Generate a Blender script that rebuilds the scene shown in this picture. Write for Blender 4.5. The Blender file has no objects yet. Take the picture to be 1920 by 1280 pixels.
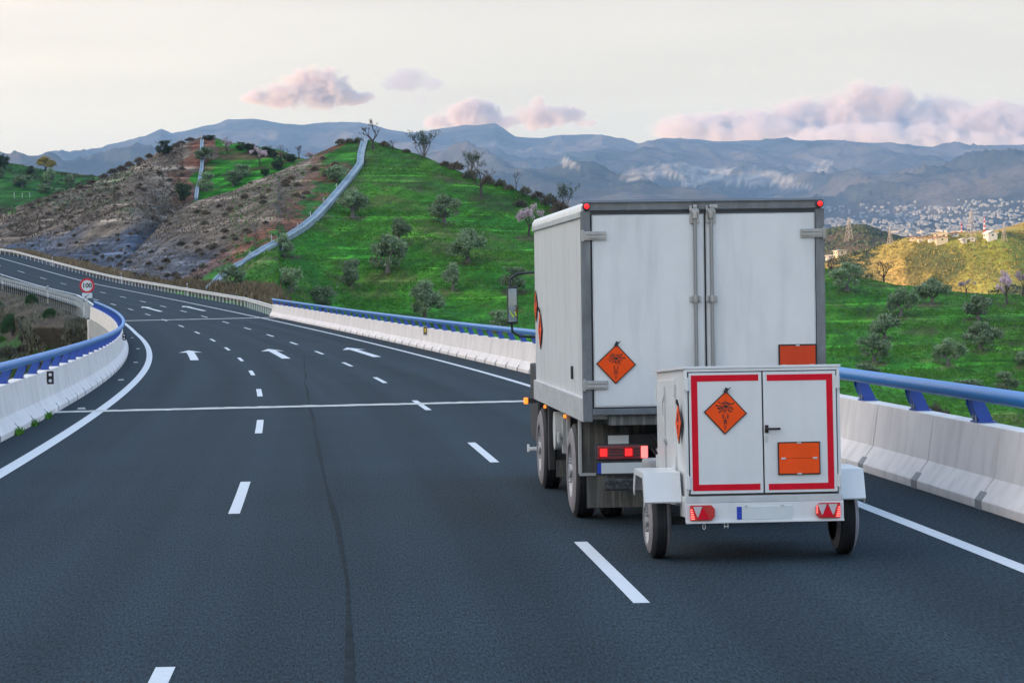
import bpy, bmesh, math, random
import numpy as np
from mathutils import Vector, Matrix, noise
R_ = math.radians
random.seed(7)
scene = bpy.context.scene
COL = scene.collection

# ------------------------------------------------------------------ camera
F_PX, EYE = 4850.0, 2.44
PITCH, ROLL = math.atan(92 / F_PX), math.atan(0.0145)
fw = Vector((0, math.cos(PITCH), -math.sin(PITCH)))
rt0 = Vector((1, 0, 0)); up0 = rt0.cross(fw)
rt = rt0 * math.cos(ROLL) - up0 * math.sin(ROLL)
up = up0 * math.cos(ROLL) + rt0 * math.sin(ROLL)
cam = bpy.data.cameras.new("camera"); co = bpy.data.objects.new("camera", cam); COL.objects.link(co)
m = Matrix.Identity(4)
for i in range(3):
    m[i][0] = rt[i]; m[i][1] = up[i]; m[i][2] = -fw[i]
m[2][3] = EYE
co.matrix_world = m
cam.sensor_width = 36; cam.lens = 36 * F_PX / 1920
cam.clip_start = 0.5; cam.clip_end = 90000
scene.camera = co
EYEV = Vector((0, 0, EYE))
def at(px, py, Y):
    """survey point: the place Y metres ahead that lies on the sight line of photo pixel (px, py)"""
    r = fw + rt * ((px - 960) / F_PX) + up * ((640 - py) / F_PX)
    return EYEV + r * (Y / r.y)

# ------------------------------------------------------------------ sky, sun, exposure
SUN_EL, SUN_AZ = R_(5.5), R_(-120)         # azimuth from +Y, negative = left
W = bpy.data.worlds.new("World"); scene.world = W; W.use_nodes = True
nt = W.node_tree; nt.nodes.clear()
out = nt.nodes.new('ShaderNodeOutputWorld'); bg = nt.nodes.new('ShaderNodeBackground')
sky = nt.nodes.new('ShaderNodeTexSky'); sky.sky_type = 'NISHITA'; sky.sun_disc = False
sky.sun_elevation = SUN_EL; sky.sun_rotation = SUN_AZ; sky.altitude = 100; sky.air_density = 1.0; sky.dust_density = 1.2; sky.ozone_density = 2.0
tc = nt.nodes.new('ShaderNodeTexCoord'); sep = nt.nodes.new('ShaderNodeSeparateXYZ')
nt.links.new(tc.outputs['Generated'], sep.inputs[0])
veil = nt.nodes.new('ShaderNodeValToRGB'); ve = veil.color_ramp.elements     # thin high cloud: cream low down, blue-white overhead
ve[0].position = 0.0; ve[0].color = (6.0, 4.5, 2.0, 1)
ve[1].position = 1.0; ve[1].color = (2.9, 4.4, 6.7, 1)
for p_, c_ in ((.05, (5.3, 4.2, 2.35, 1)), (.12, (4.75, 3.95, 3.0, 1)), (.30, (3.4, 4.6, 6.2, 1))):
    e_ = ve.new(p_); e_.color = c_
nt.links.new(sep.outputs['Z'], veil.inputs[0])
mp = nt.nodes.new('ShaderNodeMapping'); mp.inputs['Scale'].default_value = (1.6, 1.6, 16); mp.inputs['Rotation'].default_value = (0, R_(4), 0)
nz = nt.nodes.new('ShaderNodeTexNoise'); nz.inputs['Scale'].default_value = 3.0; nz.inputs['Detail'].default_value = 5
nt.links.new(tc.outputs['Generated'], mp.inputs[0]); nt.links.new(mp.outputs[0], nz.inputs['Vector'])
cr = nt.nodes.new('ShaderNodeMapRange'); cr.inputs['From Min'].default_value = .35; cr.inputs['From Max'].default_value = .68
cr.inputs['To Min'].default_value = .92; cr.inputs['To Max'].default_value = 1.04
nt.links.new(nz.outputs['Fac'], cr.inputs['Value'])
vm = nt.nodes.new('ShaderNodeVectorMath'); vm.operation = 'SCALE'
nt.links.new(veil.outputs[0], vm.inputs[0]); nt.links.new(cr.outputs[0], vm.inputs['Scale'])
# the west (left) glows warm after sunset light, the east stays cool
wf = nt.nodes.new('ShaderNodeMapRange'); wf.interpolation_type = 'SMOOTHSTEP'; wf.inputs['From Min'].default_value = .05; wf.inputs['From Max'].default_value = -.95
nt.links.new(sep.outputs['X'], wf.inputs['Value'])
ws = nt.nodes.new('ShaderNodeVectorMath'); ws.operation = 'SCALE'; ws.inputs[0].default_value = (8.6, 6.6, 4.3); nt.links.new(wf.outputs[0], ws.inputs['Scale'])
wa = nt.nodes.new('ShaderNodeVectorMath'); wa.operation = 'ADD'; nt.links.new(vm.outputs[0], wa.inputs[0]); nt.links.new(ws.outputs[0], wa.inputs[1])
vm = wa
mix = nt.nodes.new('ShaderNodeMix'); mix.data_type = 'RGBA'; mix.inputs['Factor'].default_value = .8
nt.links.new(sky.outputs[0], mix.inputs['A']); nt.links.new(vm.outputs[0], mix.inputs['B'])
nt.links.new(mix.outputs['Result'], bg.inputs[0]); bg.inputs[1].default_value = 0.15
nt.links.new(bg.outputs[0], out.inputs[0])
sl = bpy.data.lights.new("sun", 'SUN'); sl.energy = 5.0; sl.angle = R_(0.5); sl.color = (1.0, 0.69, 0.40)
so = bpy.data.objects.new("sun", sl); COL.objects.link(so)
sd = Vector((math.sin(SUN_AZ) * math.cos(SUN_EL), math.cos(SUN_AZ) * math.cos(SUN_EL), math.sin(SUN_EL)))
so.rotation_euler = sd.to_track_quat('Z', 'Y').to_euler()
vs = scene.view_settings; vs.view_transform = 'Standard'; vs.look = 'None'; vs.gamma = 1.0; vs.exposure = 0.77
scene.cycles.max_bounces = 6; scene.cycles.volume_bounces = 2
scene.cycles.use_denoising = True

# ------------------------------------------------------------------ helpers
def tag(o, label=None, cat=None, group=None, kind=None):
    if label: o['label'] = label
    if cat: o['category'] = cat
    if group: o['group'] = group
    if kind: o['kind'] = kind
    return o
def empty(name, loc=(0, 0, 0), label=None, cat=None, group=None, rz=0):
    o = bpy.data.objects.new(name, None); COL.objects.link(o); o.location = loc; o.rotation_euler = (0, 0, rz)
    return tag(o, label, cat, group)
def obj(name, mesh, parent=None, mats=()):
    for mt in (mats if isinstance(mats, (list, tuple)) else [mats]): mesh.materials.append(mt)
    o = bpy.data.objects.new(name, mesh); COL.objects.link(o)
    if parent: o.parent = parent
    return o
class MB:
    """collects simple solids and becomes one mesh"""
    def __init__(s): s.v = []; s.f = []; s.m = []
    def add(s, vs_, fs, mi=0):
        b = len(s.v); s.v += [tuple(x) for x in vs_]; s.f += [tuple(i + b for i in f) for f in fs]; s.m += [mi] * len(fs)
    def box(s, x0, x1, y0, y1, z0, z1, mi=0, M=None):
        vs_ = [Vector(p) for p in ((x0,y0,z0),(x1,y0,z0),(x1,y1,z0),(x0,y1,z0),(x0,y0,z1),(x1,y0,z1),(x1,y1,z1),(x0,y1,z1))]
        if M is not None: vs_ = [M @ p for p in vs_]
        s.add(vs_, [(0,3,2,1),(4,5,6,7),(0,1,5,4),(1,2,6,5),(2,3,7,6),(3,0,4,7)], mi)
    def tube(s, pts, r, n=8, cap=True, mi=0):
        pts = [Vector(p) for p in pts]; k = len(pts)
        rr = r if isinstance(r, (list, tuple)) else [r] * k
        rings = []; pu = None
        for i, p in enumerate(pts):
            d = (pts[min(i+1, k-1)] - pts[max(i-1, 0)]).normalized()
            if pu is None:
                a = Vector((0, 0, 1)) if abs(d.z) < .9 else Vector((1, 0, 0)); u = d.cross(a).normalized()
            else:
                u = (pu - d * pu.dot(d)).normalized()
            pu = u; w = d.cross(u)
            rings.append([p + (u * math.cos(t) + w * math.sin(t)) * rr[i] for t in [2*math.pi*j/n for j in range(n)]])
        vs_ = [q for r2 in rings for q in r2]; fs = []
        for i in range(k-1):
            for j in range(n):
                a = i*n+j; b = i*n+(j+1) % n; fs.append((a, b, b+n, a+n))
        if cap: fs += [tuple(range(n))[::-1], tuple(range((k-1)*n, k*n))]
        s.add(vs_, fs, mi)
    def prism(s, poly, d, mi=0, M=None):
        """poly: list of 3-D points (planar), extruded by vector d"""
        n = len(poly); d = Vector(d); P = [Vector(p) for p in poly]; P += [p + d for p in P]
        if M is not None: P = [M @ p for p in P]
        s.add(P, [tuple(range(n))[::-1], tuple(range(n, 2*n))] + [(i, (i+1) % n, n+(i+1) % n, n+i) for i in range(n)], mi)
    def sweep(s, secs, closed=True, mi=0, cap=True):
        n = len(secs[0]); vs_ = [p for sc in secs for p in sc]; fs = []
        for i in range(len(secs)-1):
            for j in range(n if closed else n-1):
                a = i*n+j; b = i*n+(j+1) % n; fs.append((a, a+n, b+n, b))
        if cap and closed: fs += [tuple(range(n)), tuple(range((len(secs)-1)*n, len(secs)*n))[::-1]]
        s.add(vs_, fs, mi)
    def mesh(s, name, smooth=False, bevel=0, fix=True):
        me = bpy.data.meshes.new(name); me.from_pydata(s.v, [], s.f)
        me.polygons.foreach_set('material_index', s.m)
        if fix or bevel:
            bm = bmesh.new(); bm.from_mesh(me)
            if fix: bmesh.ops.recalc_face_normals(bm, faces=bm.faces)
            if bevel:
                es = [e for e in bm.edges if len(e.link_faces) == 2 and e.calc_face_angle(0) > .5]
                bmesh.ops.bevel(bm, geom=es, offset=bevel, segments=2, profile=.7, affect='EDGES', clamp_overlap=True)
            bm.to_mesh(me); bm.free()
        if smooth:
            me.polygons.foreach_set('use_smooth', [True]*len(me.polygons))
            if smooth != 'all':
                try: me.set_sharp_from_angle(angle=R_(38))
                except Exception: pass
        me.update(); return me
    def build(s, name, mats, parent=None, smooth=False, bevel=0):
        return obj(name, s.mesh(name, smooth, bevel), parent, mats)
def copy_tree(o, loc, rz=0, sc=(1, 1, 1), label=None):
    r = o.copy(); COL.objects.link(r); r.location = loc; r.rotation_euler = (0, 0, rz); r.scale = sc
    if label: r['label'] = label
    for ch in list(o.children):
        c = ch.copy(); COL.objects.link(c); c.parent = r
        for g in list(ch.children):
            d = g.copy(); COL.objects.link(d); d.parent = c
    return r

# ---- materials
def mat(name, color=(.5,.5,.5), rough=.6, metal=0.0, emit=None, estr=0, spec=None, coat=0, noise_amt=0.0, noise_scale=8, bump=0.0, bump_scale=40, streak=0.0, streak_col=(.1,.1,.1), streak_scale=(14,14,1.2), trans=0):
    M = bpy.data.materials.new(name); M.use_nodes = True; t = M.node_tree; b = t.nodes['Principled BSDF']
    b.inputs['Base Color'].default_value = (*color, 1); b.inputs['Roughness'].default_value = rough; b.inputs['Metallic'].default_value = metal
    if spec is not None: b.inputs['Specular IOR Level'].default_value = spec
    if coat: b.inputs['Coat Weight'].default_value = coat; b.inputs['Coat Roughness'].default_value = .15
    if emit: b.inputs['Emission Color'].default_value = (*emit, 1); b.inputs['Emission Strength'].default_value = estr
    if noise_amt or streak or bump:
        g = t.nodes.new('ShaderNodeTexCoord')
        last = None
        if noise_amt:
            n = t.nodes.new('ShaderNodeTexNoise'); n.inputs['Scale'].default_value = noise_scale; n.inputs['Detail'].default_value = 6; n.inputs['Roughness'].default_value = .65
            t.links.new(g.outputs['Object'], n.inputs['Vector'])
            r = t.nodes.new('ShaderNodeMapRange'); r.inputs['From Min'].default_value = .3; r.inputs['From Max'].default_value = .7
            r.inputs['To Min'].default_value = 1-noise_amt; r.inputs['To Max'].default_value = 1+noise_amt
            t.links.new(n.outputs['Fac'], r.inputs['Value'])
            x = t.nodes.new('ShaderNodeVectorMath'); x.operation = 'SCALE'; x.inputs[0].default_value = color
            t.links.new(r.outputs[0], x.inputs['Scale']); last = x.outputs[0]
        if streak:
            mp_ = t.nodes.new('ShaderNodeMapping'); mp_.inputs['Scale'].default_value = streak_scale
            n = t.nodes.new('ShaderNodeTexNoise'); n.inputs['Scale'].default_value = 1; n.inputs['Detail'].default_value = 5
            t.links.new(g.outputs['Object'], mp_.inputs[0]); t.links.new(mp_.outputs[0], n.inputs['Vector'])
            r = t.nodes.new('ShaderNodeMapRange'); r.inputs['From Min'].default_value = .48; r.inputs['From Max'].default_value = .75
            r.inputs['To Max'].default_value = streak
            t.links.new(n.outputs['Fac'], r.inputs['Value'])
            mx = t.nodes.new('ShaderNodeMix'); mx.data_type = 'RGBA'; mx.inputs['A'].default_value = (*color, 1); mx.inputs['B'].default_value = (*streak_col, 1)
            if last: t.links.new(last, mx.inputs['A'])
            t.links.new(r.outputs[0], mx.inputs['Factor']); last = mx.outputs['Result']
        if last: t.links.new(last, b.inputs['Base Color'])
        if bump:
            n = t.nodes.new('ShaderNodeTexNoise'); n.inputs['Scale'].default_value = bump_scale; n.inputs['Detail'].default_value = 5
            t.links.new(g.outputs['Object'], n.inputs['Vector'])
            bp = t.nodes.new('ShaderNodeBump'); bp.inputs['Strength'].default_value = bump; bp.inputs['Distance'].default_value = .02
            t.links.new(n.outputs['Fac'], bp.inputs['Height']); t.links.new(bp.outputs[0], b.inputs['Normal'])
    return M
def leafmat(name, c1, c2, rough=.6, trans=.0):
    M = bpy.data.materials.new(name); M.use_nodes = True; t = M.node_tree; b = t.nodes['Principled BSDF']
    g = t.nodes.new('ShaderNodeNewGeometry'); r = t.nodes.new('ShaderNodeValToRGB'); tc_ = t.nodes.new('ShaderNodeTexCoord')
    r.color_ramp.elements[0].color = (*c1, 1); r.color_ramp.elements[1].color = (*c2, 1)
    n = t.nodes.new('ShaderNodeTexNoise'); n.inputs['Scale'].default_value = 1.6; n.inputs['Detail'].default_value = 2; t.links.new(tc_.outputs['Object'], n.inputs['Vector'])
    mr_ = t.nodes.new('ShaderNodeMapRange'); mr_.inputs['From Min'].default_value = .35; mr_.inputs['From Max'].default_value = .65; t.links.new(n.outputs['Fac'], mr_.inputs['Value'])
    ad = t.nodes.new('ShaderNodeMath'); ad.operation = 'ADD'; t.links.new(g.outputs['Random Per Island'], ad.inputs[0]); t.links.new(mr_.outputs[0], ad.inputs[1])
    hf = t.nodes.new('ShaderNodeMath'); hf.operation = 'MULTIPLY'; hf.inputs[1].default_value = .5; t.links.new(ad.outputs[0], hf.inputs[0])
    oi_ = t.nodes.new('ShaderNodeObjectInfo'); om = t.nodes.new('ShaderNodeMapRange'); om.inputs['To Min'].default_value = .72; om.inputs['To Max'].default_value = 1.25
    t.links.new(oi_.outputs['Random'], om.inputs['Value']); sc_ = t.nodes.new('ShaderNodeVectorMath'); sc_.operation = 'SCALE'
    t.links.new(hf.outputs[0], r.inputs[0]); t.links.new(r.outputs[0], sc_.inputs[0]); t.links.new(om.outputs[0], sc_.inputs['Scale']); t.links.new(sc_.outputs[0], b.inputs['Base Color'])
    b.inputs['Roughness'].default_value = rough; b.inputs['Specular IOR Level'].default_value = .25
    return M

M_asph = bpy.data.materials.new('asphalt'); M_asph.use_nodes = True
def build_asphalt(M):
    t = M.node_tree; b = t.nodes['Principled BSDF']; L = t.links
    g = t.nodes.new('ShaderNodeTexCoord'); a = t.nodes.new('ShaderNodeAttribute'); a.attribute_name = 'lane'
    n1 = t.nodes.new('ShaderNodeTexNoise'); n1.inputs['Scale'].default_value = 1.0; n1.inputs['Detail'].default_value = 3; n1.inputs['Roughness'].default_value = .8
    m9 = t.nodes.new('ShaderNodeMapping'); m9.inputs['Scale'].default_value = (62, 8.0, 0); L.new(a.outputs['Vector'], m9.inputs[0]); L.new(m9.outputs[0], n1.inputs['Vector'])
    n2 = t.nodes.new('ShaderNodeTexNoise'); n2.inputs['Scale'].default_value = .35; n2.inputs['Detail'].default_value = 5
    # along-road streaks from the lane attribute (x = offset, y = arc length)
    mp_ = t.nodes.new('ShaderNodeMapping'); mp_.inputs['Scale'].default_value = (1.6, .02, 0)
    L.new(a.outputs['Vector'], mp_.inputs[0]); L.new(mp_.outputs[0], n2.inputs['Vector'])
    n2.inputs['Scale'].default_value = 1.0
    n3 = t.nodes.new('ShaderNodeTexNoise'); n3.inputs['Scale'].default_value = .25; n3.inputs['Detail'].default_value = 6
    L.new(g.outputs['Object'], n3.inputs['Vector'])
    def mrg(src, a0, a1, b0, b1):
        r = t.nodes.new('ShaderNodeMapRange'); r.inputs['From Min'].default_value = a0; r.inputs['From Max'].default_value = a1
        r.inputs['To Min'].default_value = b0; r.inputs['To Max'].default_value = b1; L.new(src, r.inputs['Value']); return r.outputs[0]
    v1 = mrg(n1.outputs['Fac'], .3, .72, .05, 2.2); v2 = mrg(n2.outputs['Fac'], .3, .7, .84, 1.14); v3 = mrg(n3.outputs['Fac'], .3, .7, .93, 1.07)
    m1 = t.nodes.new('ShaderNodeMath'); m1.operation = 'MULTIPLY'; L.new(v1, m1.inputs[0]); L.new(v2, m1.inputs[1])
    m2 = t.nodes.new('ShaderNodeMath'); m2.operation = 'MULTIPLY'; L.new(m1.outputs[0], m2.inputs[0]); L.new(v3, m2.inputs[1])
    sx = t.nodes.new('ShaderNodeSeparateXYZ'); L.new(a.outputs['Vector'], sx.inputs[0])
    q1 = t.nodes.new('ShaderNodeMath'); q1.operation = 'MULTIPLY'; q1.inputs[1].default_value = 2*math.pi/1.75; L.new(sx.outputs[0], q1.inputs[0])
    q2 = t.nodes.new('ShaderNodeMath'); q2.operation = 'COSINE'; L.new(q1.outputs[0], q2.inputs[0])
    q3 = mrg(q2.outputs[0], -1, 1, .90, 1.08)
    m3 = t.nodes.new('ShaderNodeMath'); m3.operation = 'MULTIPLY'; L.new(m2.outputs[0], m3.inputs[0]); L.new(q3, m3.inputs[1]); m2 = m3
    x = t.nodes.new('ShaderNodeVectorMath'); x.operation = 'SCALE'; x.inputs[0].default_value = (.021, .034, .044); L.new(m2.outputs[0], x.inputs['Scale'])
    L.new(x.outputs[0], b.inputs['Base Color']); b.inputs['Roughness'].default_value = .95; b.inputs['Specular IOR Level'].default_value = .12
    bp = t.nodes.new('ShaderNodeBump'); bp.inputs['Strength'].default_value = .5; bp.inputs['Distance'].default_value = .01
    L.new(n1.outputs['Fac'], bp.inputs['Height']); L.new(bp.outputs[0], b.inputs['Normal'])
build_asphalt(M_asph)
M_paint = mat('road_paint', (.60,.62,.64), .7, noise_amt=.16, noise_scale=9, streak=.5, streak_col=(.28,.30,.33), streak_scale=(9,9,9))
M_conc = mat('parapet_concrete', (.84,.77,.73), .85, noise_amt=.09, noise_scale=.9, streak=.5, streak_col=(.56,.51,.48), streak_scale=(4,4,.45), bump=.15, bump_scale=12)
M_concd = mat('old_concrete', (.40,.40,.39), .9, noise_amt=.15, noise_scale=2)
M_blue = mat('blue_enamel', (.006,.075,.40), .35, coat=.4, noise_amt=.08, noise_scale=3)
M_bluel = mat('blue_rail_enamel', (.008,.19,.53), .45, coat=.12, noise_amt=.05, noise_scale=2)
M_galv = mat('galvanised_steel', (.55,.57,.58), .45, .4, noise_amt=.1, noise_scale=5)
M_galvw = mat('pale_rail_steel', (.62,.62,.60), .5, .15, noise_amt=.12, noise_scale=4)
M_galvd = mat('weathered_rail_steel', (.25,.29,.30), .5, .3, noise_amt=.15, noise_scale=4)
M_black = mat('black_rubber', (.018,.018,.02), .8)
M_dark = mat('dark_chassis', (.035,.037,.04), .7, noise_amt=.3, noise_scale=6)
M_white = mat('white_plastic', (.75,.75,.75), .5)
M_yellow = mat('yellow_reflector', (.85,.60,.05), .4)
M_red = mat('sign_red', (.60,.01,.03), .4)
M_wood = mat('bark', (.065,.05,.042), .9, noise_amt=.35, noise_scale=4)
M_woodl = mat('grey_bark', (.16,.14,.13), .9, noise_amt=.3, noise_scale=4)
M_leaf = leafmat('olive_leaves', (.05,.10,.042), (.39,.49,.29))
M_leafd = leafmat('dark_leaves', (.018,.036,.018), (.11,.14,.07))
M_blos = leafmat('almond_blossom', (.34,.22,.26), (.85,.68,.78))
M_dry = leafmat('dry_twigs', (.06,.048,.034), (.24,.185,.13))
M_dryg = leafmat('grey_green_twigs', (.05,.055,.035), (.20,.19,.13))
M_broom = leafmat('broom_leaves', (.015,.06,.02), (.07,.16,.05))
M_gold = leafmat('gold_leaves', (.17,.15,.035), (.44,.34,.10))

# ------------------------------------------------------------------ road alignment
DS = 1.0; S0, S1 = -70, 520
def heading(s):
    h = .0763 + .00082*(s-31.4)
    if s > 300: h += 1.2e-5*(min(s, 400)-300)**2 + (.0024*(s-400) if s > 400 else 0)
    return h
def zroad(s):
    z = 0
    if s > 82: z = 7.95e-5*(min(s, 380)-82)**2
    if s > 300: z += 2.6e-4*(min(s, 380)-300)**2
    if s > 380: z += .06*(s-380)
    return z
_cx = {}; x, y = -3.30, 31.0; _cx[31] = (x, y)
xx, yy = x, y
for i in range(31, S1+2):
    h = heading(i+.5); _cx[i] = (xx, yy); xx -= math.sin(h)*DS; yy += math.cos(h)*DS
xx, yy = x, y
for i in range(31, S0-2, -1):
    h = heading(i-.5); _cx[i] = (xx, yy); xx += math.sin(h)*DS; yy -= math.cos(h)*DS
def P(s, o=0.0, z=0.0):
    """point on the road: arc length s, offset o to the right of the left dashed line"""
    i = int(math.floor(s)); f = s - i; a = _cx[i]; b = _cx[i+1]; h = heading(s)
    return Vector((a[0]+(b[0]-a[0])*f + o*math.cos(h), a[1]+(b[1]-a[1])*f + o*math.sin(h), zroad(s)+z))
def ribbon(mb, s0, s1, o0, o1, z, step=2.0, mi=0):
    n = max(1, int(math.ceil((s1-s0)/step)))
    f0 = o0 if callable(o0) else (lambda s: o0); f1 = o1 if callable(o1) else (lambda s: o1)
    vs_ = []
    for k in range(n+1):
        s = s0+(s1-s0)*k/n; vs_ += [P(s, f0(s), z), P(s, f1(s), z)]
    mb.add(vs_, [(2*k, 2*k+1, 2*k+3, 2*k+2) for k in range(n)], mi)

BR1 = 191                     # far end of the bridge
def road_mesh():
    vs_ = []; fs = []; at_ = []
    os_ = [-4.95, -3.5, 0, 3.5, 7, 8.35]
    ss = list(range(S0, S1, 2))
    for s in ss:
        for j, o in enumerate(os_):
            oo = o
            if s > BR1-6 and j == 0: oo = -4.95+min(1.2, (s-BR1+6)*.05)
            if s > BR1 and j == 5: oo = 8.35+min(1.9, (s-BR1)*.05)
            vs_.append(P(s, oo, 0)); at_.append((oo, s, 0))
    n = len(os_)
    for i in range(len(ss)-1):
        for j in range(n-1): a = i*n+j; fs.append((a, a+1, a+n+1, a+n))
    me = bpy.data.meshes.new('road'); me.from_pydata(vs_, [], fs)
    A = me.attributes.new('lane', 'FLOAT_VECTOR', 'POINT'); A.data.foreach_set('vector', [c for v in at_ for c in v])
    return me
road = obj('road', road_mesh(), None, M_asph); tag(road, kind='structure')
Z = .004
def wear(o_, s_): return 0
# edge lines
mb = MB(); ribbon(mb, -60, 500, 6.93, 7.10, Z); mb.build('edge_line', M_paint, road)
def taper(s):
    if s < 150: return -3.5
    if s < 226: return -3.5+1.2*((s-150)/76.0)**1.3
    return -2.3+2.3*min(1, (s-226)/45.0)
mb = MB(); ribbon(mb, -60, 272, lambda s: taper(s)-.10, lambda s: taper(s)+.13, Z)
ribbon(mb, 272.3, 500, -.12, .10, Z); mb.build('edge_line', M_paint, road)
for k in range(-4, 15):
    mb = MB(); ribbon(mb, 29+17*k, 34+17*k, -.065, .065, Z, 1); mb.build('lane_dash', M_paint, road)
for k in range(-4, 28):
    s = 19.9+17*k; mb = MB(); ribbon(mb, s, s+5, 3.435, 3.565, Z, 1); mb.build('lane_dash', M_paint, road)
def arrow(s0, s1, oc):
    mb = MB(); hs = s1-3.4
    ribbon(mb, s0, hs, oc-.16, oc+.16, Z)
    a = [P(hs-.5, oc-.50, Z), P(hs-.1, oc-.16, Z), P(hs, oc-.16, Z), P(hs, oc+.16, Z), P(hs-.1, oc+.16, Z), P(hs-.5, oc+.50, Z), P(s1, oc, Z)]
    b = len(mb.v); mb.add(a, [(0, 1, 2, 6), (2, 3, 6), (3, 4, 5, 6)])
    mb.build('lane_arrow', M_paint, road)
for oc in (-1.75, 1.75, 5.25): arrow(99.5, 115, oc)
for oc in (1.75, 5.25): arrow(210, 227, oc)
M_joint = mat('joint_mortar', (.50,.49,.46), .85, noise_amt=.3, noise_scale=3)
def joint(s0, s1, w, o0=-4.75, o1=8.2):
    mb = MB(); n = 90; vs_ = []; rnd = random.Random(3)
    for k in range(n+1):
        o = o0+(o1-o0)*k/n; s = s0+(s1-s0)*k/n; j = rnd.uniform(-.06, .06)
        vs_ += [P(s-w/2+j, o, 2*Z), P(s+w/2+j+rnd.uniform(-.08, .08), o, 2*Z)]
    mb.add(vs_, [(2*k, 2*k+2, 2*k+3, 2*k+1) for k in range(n)]); mb.build('expansion_joint', M_joint, road)
joint(56.2, 57.6, .85); joint(183.9, 186.6, 1.2)
M_tar = mat('tyre_mark', (.015,.023,.028), .95, spec=.1, noise_amt=.4, noise_scale=3)
mb = MB()
tm = [(14, .12), (22, .15), (30, .02), (40, -.08), (56, -.02), (72, .25), (90, .9), (104, 1.6)]
def tmo(s):
    for (a, b), (c, d) in zip(tm, tm[1:]):
        if a <= s <= c: return b+(d-b)*(s-a)/(c-a)
    return tm[-1][1]
ribbon(mb, 14, 104, lambda s: tmo(s)+.93+.12, lambda s: tmo(s)+.93+.165+.02*math.sin(s*.5), Z, 1.0); mb.build('tyre_mark', M_tar, road)

# ------------------------------------------------------------------ bridge: deck, parapets
mb = MB()
secs = []
for s in range(-60, BR1+2, 3):
    secs.append([P(s, -4.95, -.03), P(s, -5.0, -1.25), P(s, -3.2, -1.9), P(s, 6.8, -1.9), P(s, 8.4, -1.25), P(s, 8.35, -.03)])
mb.sweep(secs)
deck = mb.build('bridge_deck', M_concd); tag(deck, 'concrete deck girder carrying the road between the two blue-railed parapets', 'bridge deck')
PROF = [(0, 0), (0, .10), (.17, .33), (.25, .88), (.50, .88), (.56, 0)]     # inner face to outer face (traffic side first)
def parapet(name, label, o_in, sgn, sA, sB, post_ph):
    root = empty(name, P(30, o_in), label, 'bridge parapet', None)
    inv = Matrix.Translation(-root.location)
    seg = 3.05; k = 0; s = sA
    while s < sB-.5:
        e = min(s+seg, sB); g = .022
        mb = MB()
        near = s < 75
        nsub = 2
        ss = [s+g+(e-s-2*g)*i/nsub for i in range(nsub+1)]
        secs = []
        for q in ss:
            extra = [(.0, 0), (.0, .10)]
            secs.append([inv @ P(q, o_in+sgn*a, b) for a, b in PROF])
        mb.sweep(secs, True)
        o = mb.build('concrete_segment', M_conc, root, bevel=.012 if s < 60 else 0)
        # drainage notch: a darker grey block set on the face at the joint
        if s < 150:
            mb = MB(); a = [(-.010, 0), (-.010, .10), (.06, .19), (.06, 0)]
            mb.sweep([[inv @ P(q, o_in+sgn*x_, z_) for x_, z_ in a] for q in ((s-.13, s+.13) if sgn > 0 else (s-.045, s+.045))])
            mb.build('drain_notch', M_notch, root)
        s = e
    # handrail
    mb = MB()
    prof = [(math.cos(t)*.075, math.sin(t)*.088) for t in [2*math.pi*i/12 for i in range(12)]]
    secs = [[inv @ P(q, o_in+sgn*(.20+a), 1.23+b) for a, b in prof] for q in np.arange(sA, sB+.01, 1.5)]
    mb.sweep(secs); mb.build('handrail', M_bluel, root, smooth=True)
    # curved posts
    q = sA+post_ph
    while q < sB:
        # an I-shaped blade: wide in traffic direction at the base, leaning to the rail
        mb = MB()
        outl = [(.46, .885), (.30, .885), (.25, 1.0), (.22, 1.08), (.21, 1.14), (.32, 1.16), (.35, 1.12), (.40, 1.02)]
        w = .15
        h0 = []
        for ds in (-w, -w+.02): h0.append([inv @ P(q+ds, o_in+sgn*a, b) for a, b in outl])
        mb.sweep(h0)
        h0 = []
        for ds in (w-.02, w): h0.append([inv @ P(q+ds, o_in+sgn*a, b) for a, b in outl])
        mb.sweep(h0)
        # the curved web plate facing traffic
        web = [(.300, .885), (.255, .96), (.225, 1.05), (.212, 1.145)]
        pts = [[inv @ P(q+ds, o_in+sgn*(a+.015), b) for a, b in web] for ds in (-w+.02, w-.02)]
        pts2 = [[inv @ P(q+ds, o_in+sgn*(a+.03), b) for a, b in web] for ds in (-w+.02, w-.02)]
        mb.sweep([[*pts[0], *pts2[0][::-1]], [*pts[1], *pts2[1][::-1]]])
        mb.sweep([[inv @ P(q+ds, o_in+sgn*a, b) for a, b in ((.27, .884), (.27, .90), (.48, .90), (.48, .884))] for ds in (-w-.03, w+.03)])
        p = mb.build('rail_post', M_blue, root)
        if q < 45:
            for ds in (-.06, .06):
                mb = MB(); c = inv @ P(q+ds, o_in+sgn*.275, .90); mb.tube([c, c+Vector((0, 0, .09))], .012, 6); mb.build('anchor_bolt', M_galv, p)
        q += seg
    return root
M_notch = mat('notch_grey', (.30,.30,.30), .8)
par_r = parapet('bridge_parapet', 'concrete parapet with blue tube railing right of the truck and trailer', 8.15, 1, -12, BR1, 1.2)
par_l = parapet('bridge_parapet', 'concrete parapet with blue tube railing curving along the left lane', -4.38, -1, 8, BR1, 1.0)
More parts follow.
